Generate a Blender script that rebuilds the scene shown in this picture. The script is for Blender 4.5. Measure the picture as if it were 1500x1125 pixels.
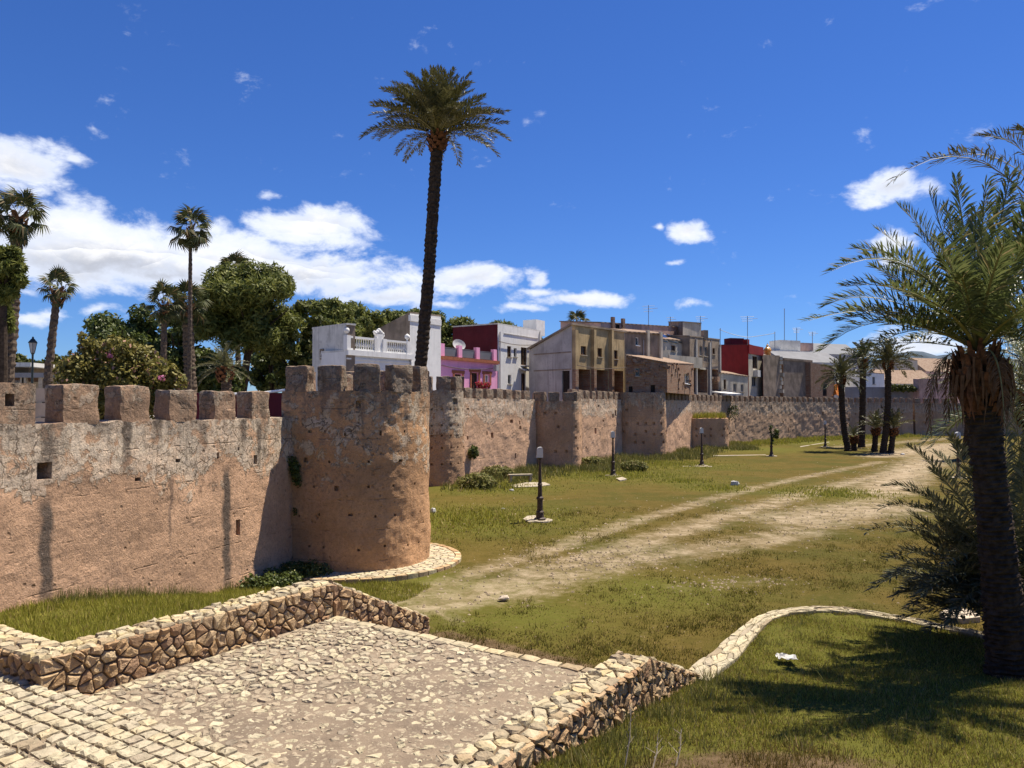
import bpy, bmesh, math, random
import numpy as np
from mathutils import Vector, Matrix, noise as mnoise, geometry as mgeo
for o in list(bpy.data.objects): bpy.data.objects.remove(o)
SC = bpy.context.scene
COL = SC.collection
rnd = random.Random(7)
rad = math.radians

# ------------------------------------------------------------------ camera
F = 1127.0                       # focal length in photo pixels (1500 wide)
EYE = 4.7
PITCH = math.atan(32.5 / F)
cam = bpy.data.cameras.new('camera')
cam.sensor_width = 36.0
cam.lens = 36.0 * F / 1500.0
cam.clip_start = 0.1
cam.clip_end = 12000
camo = bpy.data.objects.new('camera', cam)
COL.objects.link(camo)
camo.location = (0, 0, EYE)
camo.rotation_euler = (math.pi / 2 + PITCH, 0, 0)
SC.camera = camo

# ------------------------------------------------------------------ light
SUN_AZ = rad(34)                 # from +X towards +Y
SUN_EL = rad(65.5)
S = Vector((math.cos(SUN_EL) * math.cos(SUN_AZ), math.cos(SUN_EL) * math.sin(SUN_AZ), math.sin(SUN_EL)))
sl = bpy.data.lights.new('sun', 'SUN')
sl.energy = 5.0
sl.angle = rad(0.5)
sl.color = (1.0, 0.91, 0.77)
slo = bpy.data.objects.new('sun', sl)
COL.objects.link(slo)
slo.rotation_euler = S.to_track_quat('Z', 'Y').to_euler()
SC.view_settings.view_transform = 'Standard'
SC.view_settings.look = 'None'
SC.view_settings.exposure = 0.85
SC.view_settings.gamma = 1.0
SC.view_settings.use_curve_mapping = False
SC.cycles.max_bounces = 6
SC.cycles.transparent_max_bounces = 8

# ------------------------------------------------------------------ node helper
class NT:
    def __init__(self, tree):
        self.t = tree
    def node(self, kind, **props):
        n = self.t.nodes.new(kind)
        for k, v in props.items(): setattr(n, k, v)
        return n
    def put(self, sock, val):
        if isinstance(val, bpy.types.NodeSocket): self.t.links.new(val, sock)
        elif isinstance(val, (tuple, list)) and len(val) == 3 and len(sock.default_value) == 4: sock.default_value = (*val, 1)
        else: sock.default_value = val
    def m(self, op, a, b=0.0, c=None, clamp=False):
        n = self.node('ShaderNodeMath', operation=op, use_clamp=clamp)
        self.put(n.inputs[0], a); self.put(n.inputs[1], b)
        if c is not None: self.put(n.inputs[2], c)
        return n.outputs[0]
    def v(self, op, a, b=(0, 0, 0)):
        n = self.node('ShaderNodeVectorMath', operation=op)
        self.put(n.inputs[0], a); self.put(n.inputs[1], b)
        return n.outputs['Value'] if op in ('LENGTH', 'DOT_PRODUCT', 'DISTANCE') else n.outputs[0]
    def mix(self, f, a, b):
        n = self.node('ShaderNodeMix', data_type='RGBA')
        self.put(n.inputs[0], f); self.put(n.inputs[6], a); self.put(n.inputs[7], b)
        return n.outputs[2]
    def step(self, x, lo, hi, a=0.0, b=1.0):
        n = self.node('ShaderNodeMapRange', interpolation_type='SMOOTHSTEP')
        self.put(n.inputs[0], x); self.put(n.inputs[1], lo); self.put(n.inputs[2], hi); self.put(n.inputs[3], a); self.put(n.inputs[4], b)
        return n.outputs[0]
    def noise(self, vec, scale, detail=4.0, rough=0.55, dist=0.0):
        n = self.node('ShaderNodeTexNoise')
        if vec is not None: self.put(n.inputs['Vector'], vec)
        n.inputs['Scale'].default_value = scale; n.inputs['Detail'].default_value = detail
        n.inputs['Roughness'].default_value = rough; n.inputs['Distortion'].default_value = dist
        return n.outputs[0]
    def voro(self, vec, scale, feature='F1'):
        n = self.node('ShaderNodeTexVoronoi', feature=feature)
        if vec is not None: self.put(n.inputs['Vector'], vec)
        n.inputs['Scale'].default_value = scale
        return n.outputs['Distance']
    def xyz(self, vec):
        n = self.node('ShaderNodeSeparateXYZ'); self.put(n.inputs[0], vec)
        return n.outputs
    def comb(self, x, y, z):
        n = self.node('ShaderNodeCombineXYZ')
        for i, q in enumerate((x, y, z)): self.put(n.inputs[i], q)
        return n.outputs[0]
    def pos(self): return self.node('ShaderNodeNewGeometry').outputs['Position']
    def island(self): return self.node('ShaderNodeNewGeometry').outputs['Random Per Island']
    def objrand(self): return self.node('ShaderNodeObjectInfo').outputs['Random']
    def attr(self, name):
        n = self.node('ShaderNodeAttribute'); n.attribute_name = name
        return n.outputs['Fac']
    def uv(self): return self.node('ShaderNodeTexCoord').outputs['UV']
    def ocoord(self): return self.node('ShaderNodeTexCoord').outputs['Object']
    def bump(self, h, strength=0.5, dist=0.05, nrm=None):
        n = self.node('ShaderNodeBump')
        n.inputs['Strength'].default_value = strength; n.inputs['Distance'].default_value = dist
        self.put(n.inputs['Height'], h)
        if nrm is not None: self.put(n.inputs['Normal'], nrm)
        return n.outputs[0]

MATS = {}
def material(name, fn, rough=0.9, spec=0.2):
    mt = bpy.data.materials.new(name); mt.use_nodes = True
    t = NT(mt.node_tree)
    b = mt.node_tree.nodes['Principled BSDF']
    b.inputs['Roughness'].default_value = rough
    b.inputs['Specular IOR Level'].default_value = spec
    r = fn(t, b)
    if r is not None: t.put(b.inputs['Base Color'], r)
    MATS[name] = mt
    return mt

# ------------------------------------------------------------------ world: clear sky with cumulus, laid out by azimuth and elevation
W = bpy.data.worlds.new('World'); SC.world = W; W.use_nodes = True
wt = NT(W.node_tree); W.node_tree.nodes.clear()
sky = wt.node('ShaderNodeTexSky', sky_type='NISHITA')
sky.sun_disc = False
sky.sun_elevation = SUN_EL
sky.sun_rotation = math.pi / 2 - SUN_AZ
sky.altitude = 100; sky.air_density = 1.0; sky.dust_density = 0.0; sky.ozone_density = 2.0
hs = wt.node('ShaderNodeHueSaturation'); hs.inputs['Saturation'].default_value = 1.1; hs.inputs['Value'].default_value = 1.0
wt.t.links.new(sky.outputs[0], hs.inputs['Color'])
bg1 = wt.node('ShaderNodeBackground'); wt.put(bg1.inputs[0], wt.v('MULTIPLY', hs.outputs[0], (.25, .39, .68))); bg1.inputs[1].default_value = 0.1
d = wt.xyz(wt.node('ShaderNodeTexCoord').outputs['Generated'])
az = wt.m('ARCTAN2', d[0], d[1]); el = wt.m('ARCSINE', d[2])
D2 = wt.comb(az, el, 0.0)
def px_dir(u, v):
    a = math.atan2(u - 750, F); e = math.atan2((595 - v), math.hypot(F, u - 750))
    return a, e
CLOUDS = [  # photo pixel centre, half width, half height, weight
    (150, 378, 300, 56, 1.05), (330, 372, 170, 48, 1.0), (250, 405, 240, 24, .9), (455, 332, 100, 40, 1.0), (440, 398, 190, 40, .95), (60, 330, 130, 45, .9), (15, 238, 72, 44, .95), (95, 226, 60, 14, .65),
    (402, 277, 30, 14, .62), (690, 408, 85, 26, .85), (785, 405, 22, 22, .75), (845, 436, 105, 13, .75), (790, 428, 50, 12, .7), (560, 432, 120, 24, .75), (500, 352, 60, 30, .7),
    (1010, 333, 38, 20, .8), (1312, 274, 58, 25, .9), (1310, 352, 46, 20, .8), (1318, 376, 40, 16, .75), (990, 388, 22, 9, .6), (1015, 447, 40, 9, .6), (50, 466, 80, 14, .6), (150, 462, 40, 14, .6),
    (1370, 500, 100, 24, .8), (760, 449, 60, 9, .5), (300, 330, 60, 20, .6), (958, 328, 14, 8, .5), (650, 445, 40, 10, .55)]
acc = None; sh = None
warp = wt.node('ShaderNodeTexNoise'); wt.put(warp.inputs['Vector'], D2); warp.inputs['Scale'].default_value = 14; warp.inputs['Detail'].default_value = 5
wv = wt.v('MULTIPLY', wt.v('SUBTRACT', warp.outputs['Color'], (.5, .5, .5)), (.07, .035, 0))
D2w = wt.v('ADD', D2, wv)
for (u, v, ru, rv, w) in CLOUDS:
    a, e = px_dir(u, v); ra = ru / F; re = rv / F
    q = wt.v('MULTIPLY', wt.v('SUBTRACT', D2w, (a, e, 0)), (1 / ra, 1 / re, 0))
    b = wt.m('MULTIPLY', wt.m('SUBTRACT', 1.25, wt.v('LENGTH', q)), w)
    acc = b if acc is None else wt.m('MAXIMUM', acc, b)
    if ru > 85:
        hgt = wt.m('MULTIPLY', wt.xyz(q)[1], wt.m('GREATER_THAN', b, 0.0))
        sh = hgt if sh is None else wt.m('ADD', sh, hgt)
Dn = wt.v('MULTIPLY', D2, (1.0, 1.7, 1.0))
n1 = wt.noise(Dn, 13, 10, .62, .3); n2 = wt.noise(Dn, 45, 6, .6)
outside = wt.m('MULTIPLY', wt.m('MULTIPLY', wt.step(wt.m('ABSOLUTE', az), .65, .95), wt.step(el, .03, .12)), wt.step(el, .42, .25))
wide = wt.m('MULTIPLY', outside, wt.step(wt.noise(Dn, 3.0, 3), .5, .75, 0.0, 1.0))
dens = wt.m('ADD', wt.m('MAXIMUM', acc, wide), wt.m('ADD', wt.m('MULTIPLY', wt.m('SUBTRACT', n1, .5), 1.9), wt.m('MULTIPLY', wt.m('SUBTRACT', n2, .5), .5)))
alpha = wt.step(dens, .22, .74)
alpha = wt.m('MULTIPLY', alpha, .97)
core = wt.step(dens, .45, 1.3)
shade = wt.step(wt.m('ADD', wt.m('MULTIPLY', sh, .45), wt.m('MULTIPLY', wt.m('SUBTRACT', n1, .5), 3.2)), -.55, .55)
ccol = wt.mix(shade, (.47, .49, .55), (.88, .88, .90))
ccol = wt.mix(core, (.72, .78, .92), ccol)
bg2 = wt.node('ShaderNodeBackground'); wt.put(bg2.inputs[0], ccol); bg2.inputs[1].default_value = 0.68
mx = wt.node('ShaderNodeMixShader'); wt.put(mx.inputs[0], alpha)
wt.t.links.new(bg1.outputs[0], mx.inputs[1]); wt.t.links.new(bg2.outputs[0], mx.inputs[2])
wo = wt.node('ShaderNodeOutputWorld'); wt.t.links.new(mx.outputs[0], wo.inputs[0])

# ------------------------------------------------------------------ geometry helpers
sP, cP = math.sin(PITCH), math.cos(PITCH)
def ray(u, v):
    x, y = (u - 750) / F, (562.5 - v) / F
    return Vector((x, cP - y * sP, sP + y * cP))
def zz(v, Y):
    r = ray(750, v); return EYE + Y * r.z / r.y
def at(u, Y, v=595):
    r = ray(u, v); return Vector((r.x / r.y * Y, Y))
def P3(u, v, Y):
    r = ray(u, v); return Vector((r.x / r.y * Y, Y, EYE + Y * r.z / r.y))
def G(u, v, z=0.0):
    r = ray(u, v); k = (z - EYE) / r.z
    return Vector((r.x * k, r.y * k, z))

def tag(o, label=None, cat=None, group=None, kind=None):
    if label: o['label'] = label
    if cat: o['category'] = cat
    if group: o['group'] = group
    if kind: o['kind'] = kind
    return o
def empty(name, loc=(0, 0, 0), label=None, cat=None, group=None, kind=None, rz=0):
    o = bpy.data.objects.new(name, None); COL.objects.link(o)
    o.location = loc; o.rotation_euler = (0, 0, rz); o.empty_display_size = .2
    return tag(o, label, cat, group, kind)
def link(name, me, parent=None, loc=None, rot=None, scale=None):
    o = bpy.data.objects.new(name, me); COL.objects.link(o)
    if parent is not None: o.parent = parent
    if loc is not None: o.location = loc
    if rot is not None: o.rotation_euler = rot
    if scale is not None: o.scale = (scale,) * 3 if isinstance(scale, (int, float)) else scale
    return o
def mesh(name, verts, faces, mat, smooth=False, uv=None):
    me = bpy.data.meshes.new(name)
    me.from_pydata([tuple(v) for v in verts], [], faces)
    if mat is not None: me.materials.append(MATS[mat] if isinstance(mat, str) else mat)
    if smooth: me.polygons.foreach_set('use_smooth', [True] * len(me.polygons))
    if uv is not None:
        l = me.uv_layers.new(name='UVMap')
        li = np.empty(len(me.loops), dtype=np.int32); me.loops.foreach_get('vertex_index', li)
        l.data.foreach_set('uv', np.asarray(uv, dtype=np.float32)[li].ravel())
    me.update()
    return me
def obj(name, verts, faces, mat, parent=None, smooth=False, uv=None, world=True):
    """verts in world coordinates; stored relative to an unrotated parent"""
    if parent is not None and world:
        o = Vector(parent.location); q = parent
        while q.parent is not None: q = q.parent; o = o + q.location
        verts = [Vector(v) - o for v in verts]
    return link(name, mesh(name, verts, faces, mat, smooth, uv), parent)
def quads_np(name, V, k, mat, parent=None, loc=(0, 0, 0), smooth=False):
    """V: (n*k,3) array, faces of k consecutive vertices"""
    n = len(V) // k
    me = bpy.data.meshes.new(name)
    me.vertices.add(n * k); me.loops.add(n * k); me.polygons.add(n)
    me.vertices.foreach_set('co', np.asarray(V, np.float32).ravel())
    me.loops.foreach_set('vertex_index', np.arange(n * k, dtype=np.int32))
    me.polygons.foreach_set('loop_start', np.arange(0, n * k, k, dtype=np.int32))
    me.materials.append(MATS[mat]); me.update(calc_edges=True)
    return link(name, me, parent, loc)

class MB:
    """collects shapes in world coordinates for one mesh object"""
    def __init__(self): self.v = []; self.f = []
    def add(self, v, f):
        o = len(self.v); self.v += [Vector(q) for q in v]; self.f += [[i + o for i in q] for q in f]; return self
    def box(self, c, s, rz=0.0, tilt=None):
        R = Matrix.Rotation(rz, 3, 'Z')
        if tilt is not None: R = R @ tilt
        vs = [Vector(c) + R @ Vector((s[0] * (x - .5), s[1] * (y - .5), s[2] * (z - .5))) for z in (0, 1) for y in (0, 1) for x in (0, 1)]
        return self.add(vs, [(0, 2, 3, 1), (4, 5, 7, 6), (0, 1, 5, 4), (1, 3, 7, 5), (3, 2, 6, 7), (2, 0, 4, 6)])
    def tube(self, pts, radii, n=8, cap=True, jit=0.0, seed=0):
        pts = [Vector(p) for p in pts]; vs = []; r2 = random.Random(seed)
        if not isinstance(radii, (list, tuple)): radii = [radii] * len(pts)
        for i, p in enumerate(pts):
            tg = (pts[min(i + 1, len(pts) - 1)] - pts[max(i - 1, 0)]).normalized()
            a = tg.cross(Vector((0, 1, 0)) if abs(tg.y) < .9 else Vector((1, 0, 0))).normalized(); b = tg.cross(a)
            for k in range(n):
                w = 2 * math.pi * k / n
                vs.append(p + (a * math.cos(w) + b * math.sin(w)) * radii[i] * (1 + r2.uniform(-jit, jit)))
        fs = [(i * n + k, i * n + (k + 1) % n, (i + 1) * n + (k + 1) % n, (i + 1) * n + k) for i in range(len(pts) - 1) for k in range(n)]
        if cap: fs += [tuple(reversed(range(n))), tuple(range((len(pts) - 1) * n, len(pts) * n))]
        return self.add(vs, fs)
    def lathe(self, c, prof, n=16):
        vs = [Vector(c) + Vector((r * math.cos(2 * math.pi * k / n), r * math.sin(2 * math.pi * k / n), z)) for r, z in prof for k in range(n)]
        fs = [(i * n + k, i * n + (k + 1) % n, (i + 1) * n + (k + 1) % n, (i + 1) * n + k) for i in range(len(prof) - 1) for k in range(n)]
        fs += [tuple(reversed(range(n))), tuple(range((len(prof) - 1) * n, len(prof) * n))]
        return self.add(vs, fs)
    def prism(self, poly, z0, z1):
        n = len(poly); zt = z1 if isinstance(z1, (list, tuple)) else [z1] * n
        vs = [Vector((p[0], p[1], z0)) for p in poly] + [Vector((p[0], p[1], t)) for p, t in zip(poly, zt)]
        return self.add(vs, [tuple(reversed(range(n))), tuple(range(n, 2 * n))] + [(i, (i + 1) % n, n + (i + 1) % n, n + i) for i in range(n)])
    def build(self, name, mat, parent=None, smooth=False): return obj(name, self.v, self.f, mat, parent, smooth)

def fbm(p, sc, oct=4): return mnoise.fractal(Vector(p) * sc, 1.0, 2.0, oct)

# Voronoi cells of jittered seeds inside a convex polygon
def clip(poly, p, nx, ny):
    out = []; n = len(poly)
    dd = [(q[0] - p[0]) * nx + (q[1] - p[1]) * ny for q in poly]
    for i in range(n):
        a, b = poly[i], poly[(i + 1) % n]; da, db = dd[i], dd[(i + 1) % n]
        if da <= 0: out.append(a)
        if (da < 0 < db) or (db < 0 < da):
            t = da / (da - db); out.append((a[0] + (b[0] - a[0]) * t, a[1] + (b[1] - a[1]) * t))
    return out
def cells(dom, cw, ch, jit=.38, seed=0, drop=0.0):
    r2 = random.Random(seed)
    xs = [p[0] for p in dom]; ys = [p[1] for p in dom]
    x0, x1, y0, y1 = min(xs), max(xs), min(ys), max(ys)
    ny = max(1, round((y1 - y0) / ch)); nx = max(1, round((x1 - x0) / cw))
    cw = (x1 - x0) / nx; ch = (y1 - y0) / ny
    seeds = []
    for j in range(ny):
        for i in range(nx):
            if r2.random() < drop: continue
            seeds.append((x0 + (i + .5 + (.5 if j % 2 else 0) * .8 - .2 + r2.uniform(-jit, jit)) * cw, y0 + (j + .5 + r2.uniform(-jit, jit) * (ny > 1)) * ch))
    A = np.array(seeds); out = []
    for i, s in enumerate(seeds):
        d2 = ((A - A[i]) / np.array([cw, ch])); d2 = (d2 ** 2).sum(1)
        order = np.argsort(d2)[1:22]
        poly = list(dom)
        for j in order:
            q = A[j]; mxp = ((s[0] + q[0]) / 2, (s[1] + q[1]) / 2)
            poly = clip(poly, mxp, (q[0] - s[0]), (q[1] - s[1]))
            if len(poly) < 3: break
        if len(poly) >= 3:
            ar = abs(sum(poly[k][0] * poly[(k + 1) % len(poly)][1] - poly[(k + 1) % len(poly)][0] * poly[k][1] for k in range(len(poly)))) / 2
            if ar > cw * ch * .12: out.append((ar, poly))
    return out
def stones(name, cl, mapf, mats, parent, joint=.02, h=(.02, .04), base=-.05, bump=.35, seed=0, limit=300, stuffname='small_stones', inset=.72, rough=.10):
    """one object per cell; mapf(a, b, height) -> world point. Past LIMIT the smallest go into one stuff part"""
    r2 = random.Random(seed); made = 0
    cl = sorted(cl, key=lambda q: -q[0]); rest = {}
    for ar, poly in cl:
        n0 = len(poly)
        cx = sum(p[0] for p in poly) / n0; cy = sum(p[1] for p in poly) / n0
        # drop very short edges, then shrink and roughen the outline
        pl = [p for i, p in enumerate(poly) if math.dist(p, poly[i - 1]) > .12 * math.sqrt(ar)]
        if len(pl) < 3: continue
        pts = []
        for i, p in enumerate(pl):
            q = pl[(i + 1) % len(pl)]
            pts.append(p)
            if math.dist(p, q) > .55 * math.sqrt(ar): pts.append(((p[0] + q[0]) / 2, (p[1] + q[1]) / 2))
        rr = math.sqrt(ar / math.pi); k = max(.45, 1 - joint / rr)
        pts = [(cx + (p[0] - cx) * k * r2.uniform(1 - rough, 1.03), cy + (p[1] - cy) * k * r2.uniform(1 - rough, 1.03)) for p in pts]
        n = len(pts); hh = r2.uniform(*h)
        vs = [mapf(p[0], p[1], base) for p in pts]
        vs += [mapf(p[0], p[1], hh * r2.uniform(.25, .75)) for p in pts]
        ins = inset + r2.uniform(-.08, .08)
        vs += [mapf(cx + (p[0] - cx) * ins * r2.uniform(.85, 1.1), cy + (p[1] - cy) * ins * r2.uniform(.85, 1.1), hh * (1 + r2.uniform(-bump, bump) * .6)) for p in pts]
        vs.append(mapf(cx + r2.uniform(-.2, .2) * rr, cy + r2.uniform(-.2, .2) * rr, hh * (1 + r2.uniform(-bump, bump))))
        fs = [(j * n + i, j * n + (i + 1) % n, (j + 1) * n + (i + 1) % n, (j + 1) * n + i) for j in (0, 1) for i in range(n)]
        fs += [(2 * n + i, 2 * n + (i + 1) % n, 3 * n) for i in range(n)]
        m_ = mats[r2.randrange(len(mats))]
        if made < limit:
            c = Vector(vs[-1]); o = link(name, mesh(name, [Vector(v) - c for v in vs], fs, m_), parent, c - Vector(parent.location)); made += 1
        else:
            rest.setdefault(m_, MB()).add(vs, fs)
    for m_, b in rest.items(): tag(b.build(stuffname, m_, parent), kind='stuff')
# ------------------------------------------------------------------ materials
def flat(name, c, rough=.85, spec=.2, var=.15, scale=6.0, bump=0.0, bscale=40):
    def fn(t, b):
        p = t.pos()
        n = t.noise(p, scale, 5)
        c1 = tuple(x * (1 - var) for x in c); c2 = tuple(min(1, x * (1 + var)) for x in c)
        if 'plaster' in name or 'white_old' in name or 'paint' in name:   # weathered render: runs, patches, flaking
            st = t.noise(t.v('MULTIPLY', p, (3.0, 3.0, .22)), 1.5, 5, .65); pa = t.noise(p, 1.6, 7, .7)
            k = .3 if 'paint' in name else .65
            c0 = t.mix(t.step(n, .3, .7), c1, c2)
            c0 = t.mix(t.step(st, .5, .74, 0, k), c0, tuple(x * .45 for x in c))
            c0 = t.mix(t.step(pa, .56, .62, 0, k * .8), c0, tuple(x * .62 + .03 for x in c))
            if bump: t.put(b.inputs['Normal'], t.bump(t.noise(p, bscale, 5), bump, .02))
            return c0
        if bump: t.put(b.inputs['Normal'], t.bump(t.noise(p, bscale, 5), bump, .02))
        return t.mix(t.step(n, .3, .7), c1, c2)
    return material(name, fn, rough, spec)

def wall_mat(name, plaster_z, earth=(.64, .40, .25), pale=(.72, .585, .44), grime=(.17, .145, .12), grime_z=4.2, stains=(), dirty=0.35, flk=0.0):
    def fn(t, b):
        p = t.pos(); z = t.xyz(p)[2]; uv = t.xyz(t.uv())
        big = t.noise(p, .55, 5, .6); med = t.noise(p, 1.7, 6, .65); fine = t.noise(p, 9, 6, .65); grit = t.noise(p, 45, 4, .7); mid = t.noise(p, 19, 5, .75)
        e = t.mix(t.step(big, .32, .68), tuple(x * .74 for x in earth), tuple(min(1, x * 1.16) for x in earth))
        e = t.mix(t.step(med, .52, .75, 0, .55), e, (.56, .36, .22))
        e = t.mix(t.step(fine, .35, .72, 0, .5), e, tuple(x * .62 for x in earth))
        # remains of pale render: ragged lower edge, flaked away in patches
        edge = t.m('ADD', t.m('SUBTRACT', z, plaster_z), t.m('ADD', t.m('MULTIPLY', t.m('SUBTRACT', med, .5), 2.4), t.m('MULTIPLY', t.m('SUBTRACT', big, .5), 3.2)))
        edge = t.m('ADD', edge, t.m('MULTIPLY', t.m('SUBTRACT', fine, .5), 1.0))
        flake = t.noise(p, 2.6, 7, .7, .4)
        mask = t.m('MULTIPLY', t.step(edge, -.05, .12), t.step(flake, .40 + flk, .47 + flk))
        pl = t.mix(t.step(fine, .3, .7), tuple(x * .78 for x in pale), pale)
        pl = t.mix(t.step(med, .42, .66, 0, .7), pl, tuple(.5 * x + .5 * y for x, y in zip(earth, pale)))
        col = t.mix(mask, e, pl)
        rim = t.m('MULTIPLY', t.step(edge, -.2, -.02), t.step(edge, .2, .02))
        col = t.mix(t.m('MULTIPLY', rim, t.step(fine, .45, .6, 0, .5)), col, (.2, .13, .085))
        crk = t.voro(t.v('ADD', p, t.v('MULTIPLY', t.comb(fine, med, fine), (.5, .5, .5))), 3.2, 'DISTANCE_TO_EDGE')
        crm = t.m('MULTIPLY', t.m('MULTIPLY', t.step(crk, .035, .008), mask), t.step(big, .40, .55))
        col = t.mix(t.m('MULTIPLY', crm, .75), col, (.13, .085, .06))
        lift = t.m('ABSOLUTE', t.m('SUBTRACT', t.m('FRACT', t.m('ADD', t.m('MULTIPLY', z, 1.18), t.m('MULTIPLY', fine, .06))), .5))
        lfm = t.m('MULTIPLY', t.step(lift, .03, .0), t.step(med, .48, .6))
        col = t.mix(t.m('MULTIPLY', lfm, .45), col, (.16, .1, .065))
        # pitting
        pit = t.step(t.voro(p, 5.5), .30, .10); pitm = t.m('MULTIPLY', pit, t.step(med, .50, .62))
        col = t.mix(t.m('MULTIPLY', pitm, .55), col, (.12, .075, .05))
        # lichen and soot near the top, and down-wash
        vert = t.noise(t.v('MULTIPLY', p, (2.2, 2.2, .16)), 1.6, 5, .6)
        g = t.m('MULTIPLY', t.step(t.m('ADD', z, t.m('MULTIPLY', t.m('SUBTRACT', vert, .5), 5.0)), grime_z - .6, grime_z + .5), t.step(fine, .28, .6))
        col = t.mix(t.m('MULTIPLY', g, .62), col, grime)
        col = t.mix(t.step(vert, .56, .75, 0, dirty), col, (.19, .14, .10))
        st = None
        for (cs, hw, zt, zb, k) in stains:
            wob = t.m('ADD', uv[0], t.m('MULTIPLY', t.m('SUBTRACT', t.noise(p, 2.2, 4), .5), .35))
            a = t.step(t.m('ABSOLUTE', t.m('SUBTRACT', wob, cs)), hw, hw * .35)
            a = t.m('MULTIPLY', a, t.m('MULTIPLY', t.step(z, zb - .4, zb + .5), t.step(z, zt + .15, zt - .25)))
            a = t.m('MULTIPLY', a, k)
            st = a if st is None else t.m('MAXIMUM', st, a)
        if st is not None: col = t.mix(t.m('MULTIPLY', st, t.step(grit, .2, .55, .72, 1.0)), col, (.105, .085, .07))
        col = t.mix(t.step(grit, .58, .8, 0, .35), col, (.15, .1, .07))
        col = t.mix(t.step(mid, .48, .34, 0, .5), col, (.17, .105, .07)); col = t.mix(t.step(mid, .56, .72, 0, .35), col, (.68, .53, .40))  # low grain darkened, high grain paled: relief shading put into the colour
        h = t.m('ADD', t.m('MULTIPLY', fine, .4), t.m('ADD', t.m('MULTIPLY', mid, .42), t.m('MULTIPLY', grit, .25)))
        h = t.m('ADD', h, t.m('MULTIPLY', mask, .22)); h = t.m('SUBTRACT', h, t.m('ADD', t.m('MULTIPLY', pitm, .5), t.m('ADD', t.m('MULTIPLY', crm, .6), t.m('MULTIPLY', lfm, .3))))
        h = t.m('ADD', h, t.m('MULTIPLY', t.noise(p, 120, 3, .7), .12))
        t.put(b.inputs['Normal'], t.bump(h, 1.0, .075))
        return col
    return material(name, fn, .95, .1)

def leaf(name, c1, c2, c3=None, rough=.5, spec=.3, trans=.25, obj_rand=False):
    def fn(t, b):
        r = t.objrand() if obj_rand else t.island()
        col = t.mix(t.step(r, .1, .9), c1, c2)
        if c3 is not None: col = t.mix(t.m('GREATER_THAN', r, c3[1]), col, c3[0])
        tb = t.node('ShaderNodeBsdfTranslucent'); t.put(tb.inputs[0], col)
        mx = t.node('ShaderNodeMixShader'); mx.inputs[0].default_value = trans
        out = [n for n in t.t.nodes if n.type == 'OUTPUT_MATERIAL'][0]
        t.t.links.new(b.outputs[0], mx.inputs[1]); t.t.links.new(tb.outputs[0], mx.inputs[2]); t.t.links.new(mx.outputs[0], out.inputs[0])
        return col
    return material(name, fn, rough, spec)

def rubble(name, cs, rough=.9, scale=9, bump=.6):
    def fn(t, b):
        p = t.pos(); r = t.objrand(); n = t.noise(p, scale, 6, .65); n2 = t.noise(p, scale * 4, 4, .7)
        col = t.mix(t.step(r, .15, .6), cs[0], cs[1]); col = t.mix(t.step(r, .6, .95), col, cs[2])
        col = t.mix(t.step(n, .42, .68, 0, .6), col, tuple(x * .5 for x in cs[0]))
        col = t.mix(t.step(n2, .6, .75, 0, .5), col, tuple(min(1, x * 1.25) for x in cs[1]))
        t.put(b.inputs['Normal'], t.bump(t.m('ADD', n, t.m('MULTIPLY', n2, .5)), bump, .035))
        return col
    return material(name, fn, rough, .15)

wall_mat('earth_wall_near', 3.1, stains=[(10.98, .20, 3.0, 1.0, .95), (16.05, .20, 3.2, .2, .95), (14.15, .07, 3.2, 1.6, .55), (17.35, .13, 4.3, 3.2, .75), (12.9, .16, 4.6, 3.4, .8), (15.2, .2, 4.4, 3.8, .75), (11.0, .24, 4.4, 3.4, .7), (13.8, .2, 4.6, 3.9, .8), (12.2, .3, 5.2, 4.2, .85), (16.7, .14, 4.5, 3.6, .7)])
wall_mat('earth_tower_near', 2.75, earth=(.58, .335, .175), pale=(.68, .545, .39), grime_z=4.9, dirty=.6, flk=.085)
wall_mat('earth_tower_mid', 4.4, earth=(.57, .35, .21), pale=(.61, .485, .35), grime_z=5.0, dirty=.6, flk=.06)
wall_mat('earth_tower_slim', 3.0, earth=(.48, .29, .17), pale=(.58, .48, .36), grime_z=4.7, dirty=.5, flk=.0)
wall_mat('earth_wall_mid', 3.9, earth=(.64, .405, .26), pale=(.70, .555, .415), grime_z=5.3, dirty=.5)
wall_mat('earth_wall_far', 3.6, earth=(.49, .33, .215), pale=(.56, .445, .33), grime_z=4.6, dirty=.6, flk=.05)
wall_mat('earth_merlon', 4.75, earth=(.38, .25, .165), pale=(.45, .36, .27), grime=(.12, .105, .09), grime_z=5.0, dirty=.75, flk=.07)

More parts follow.
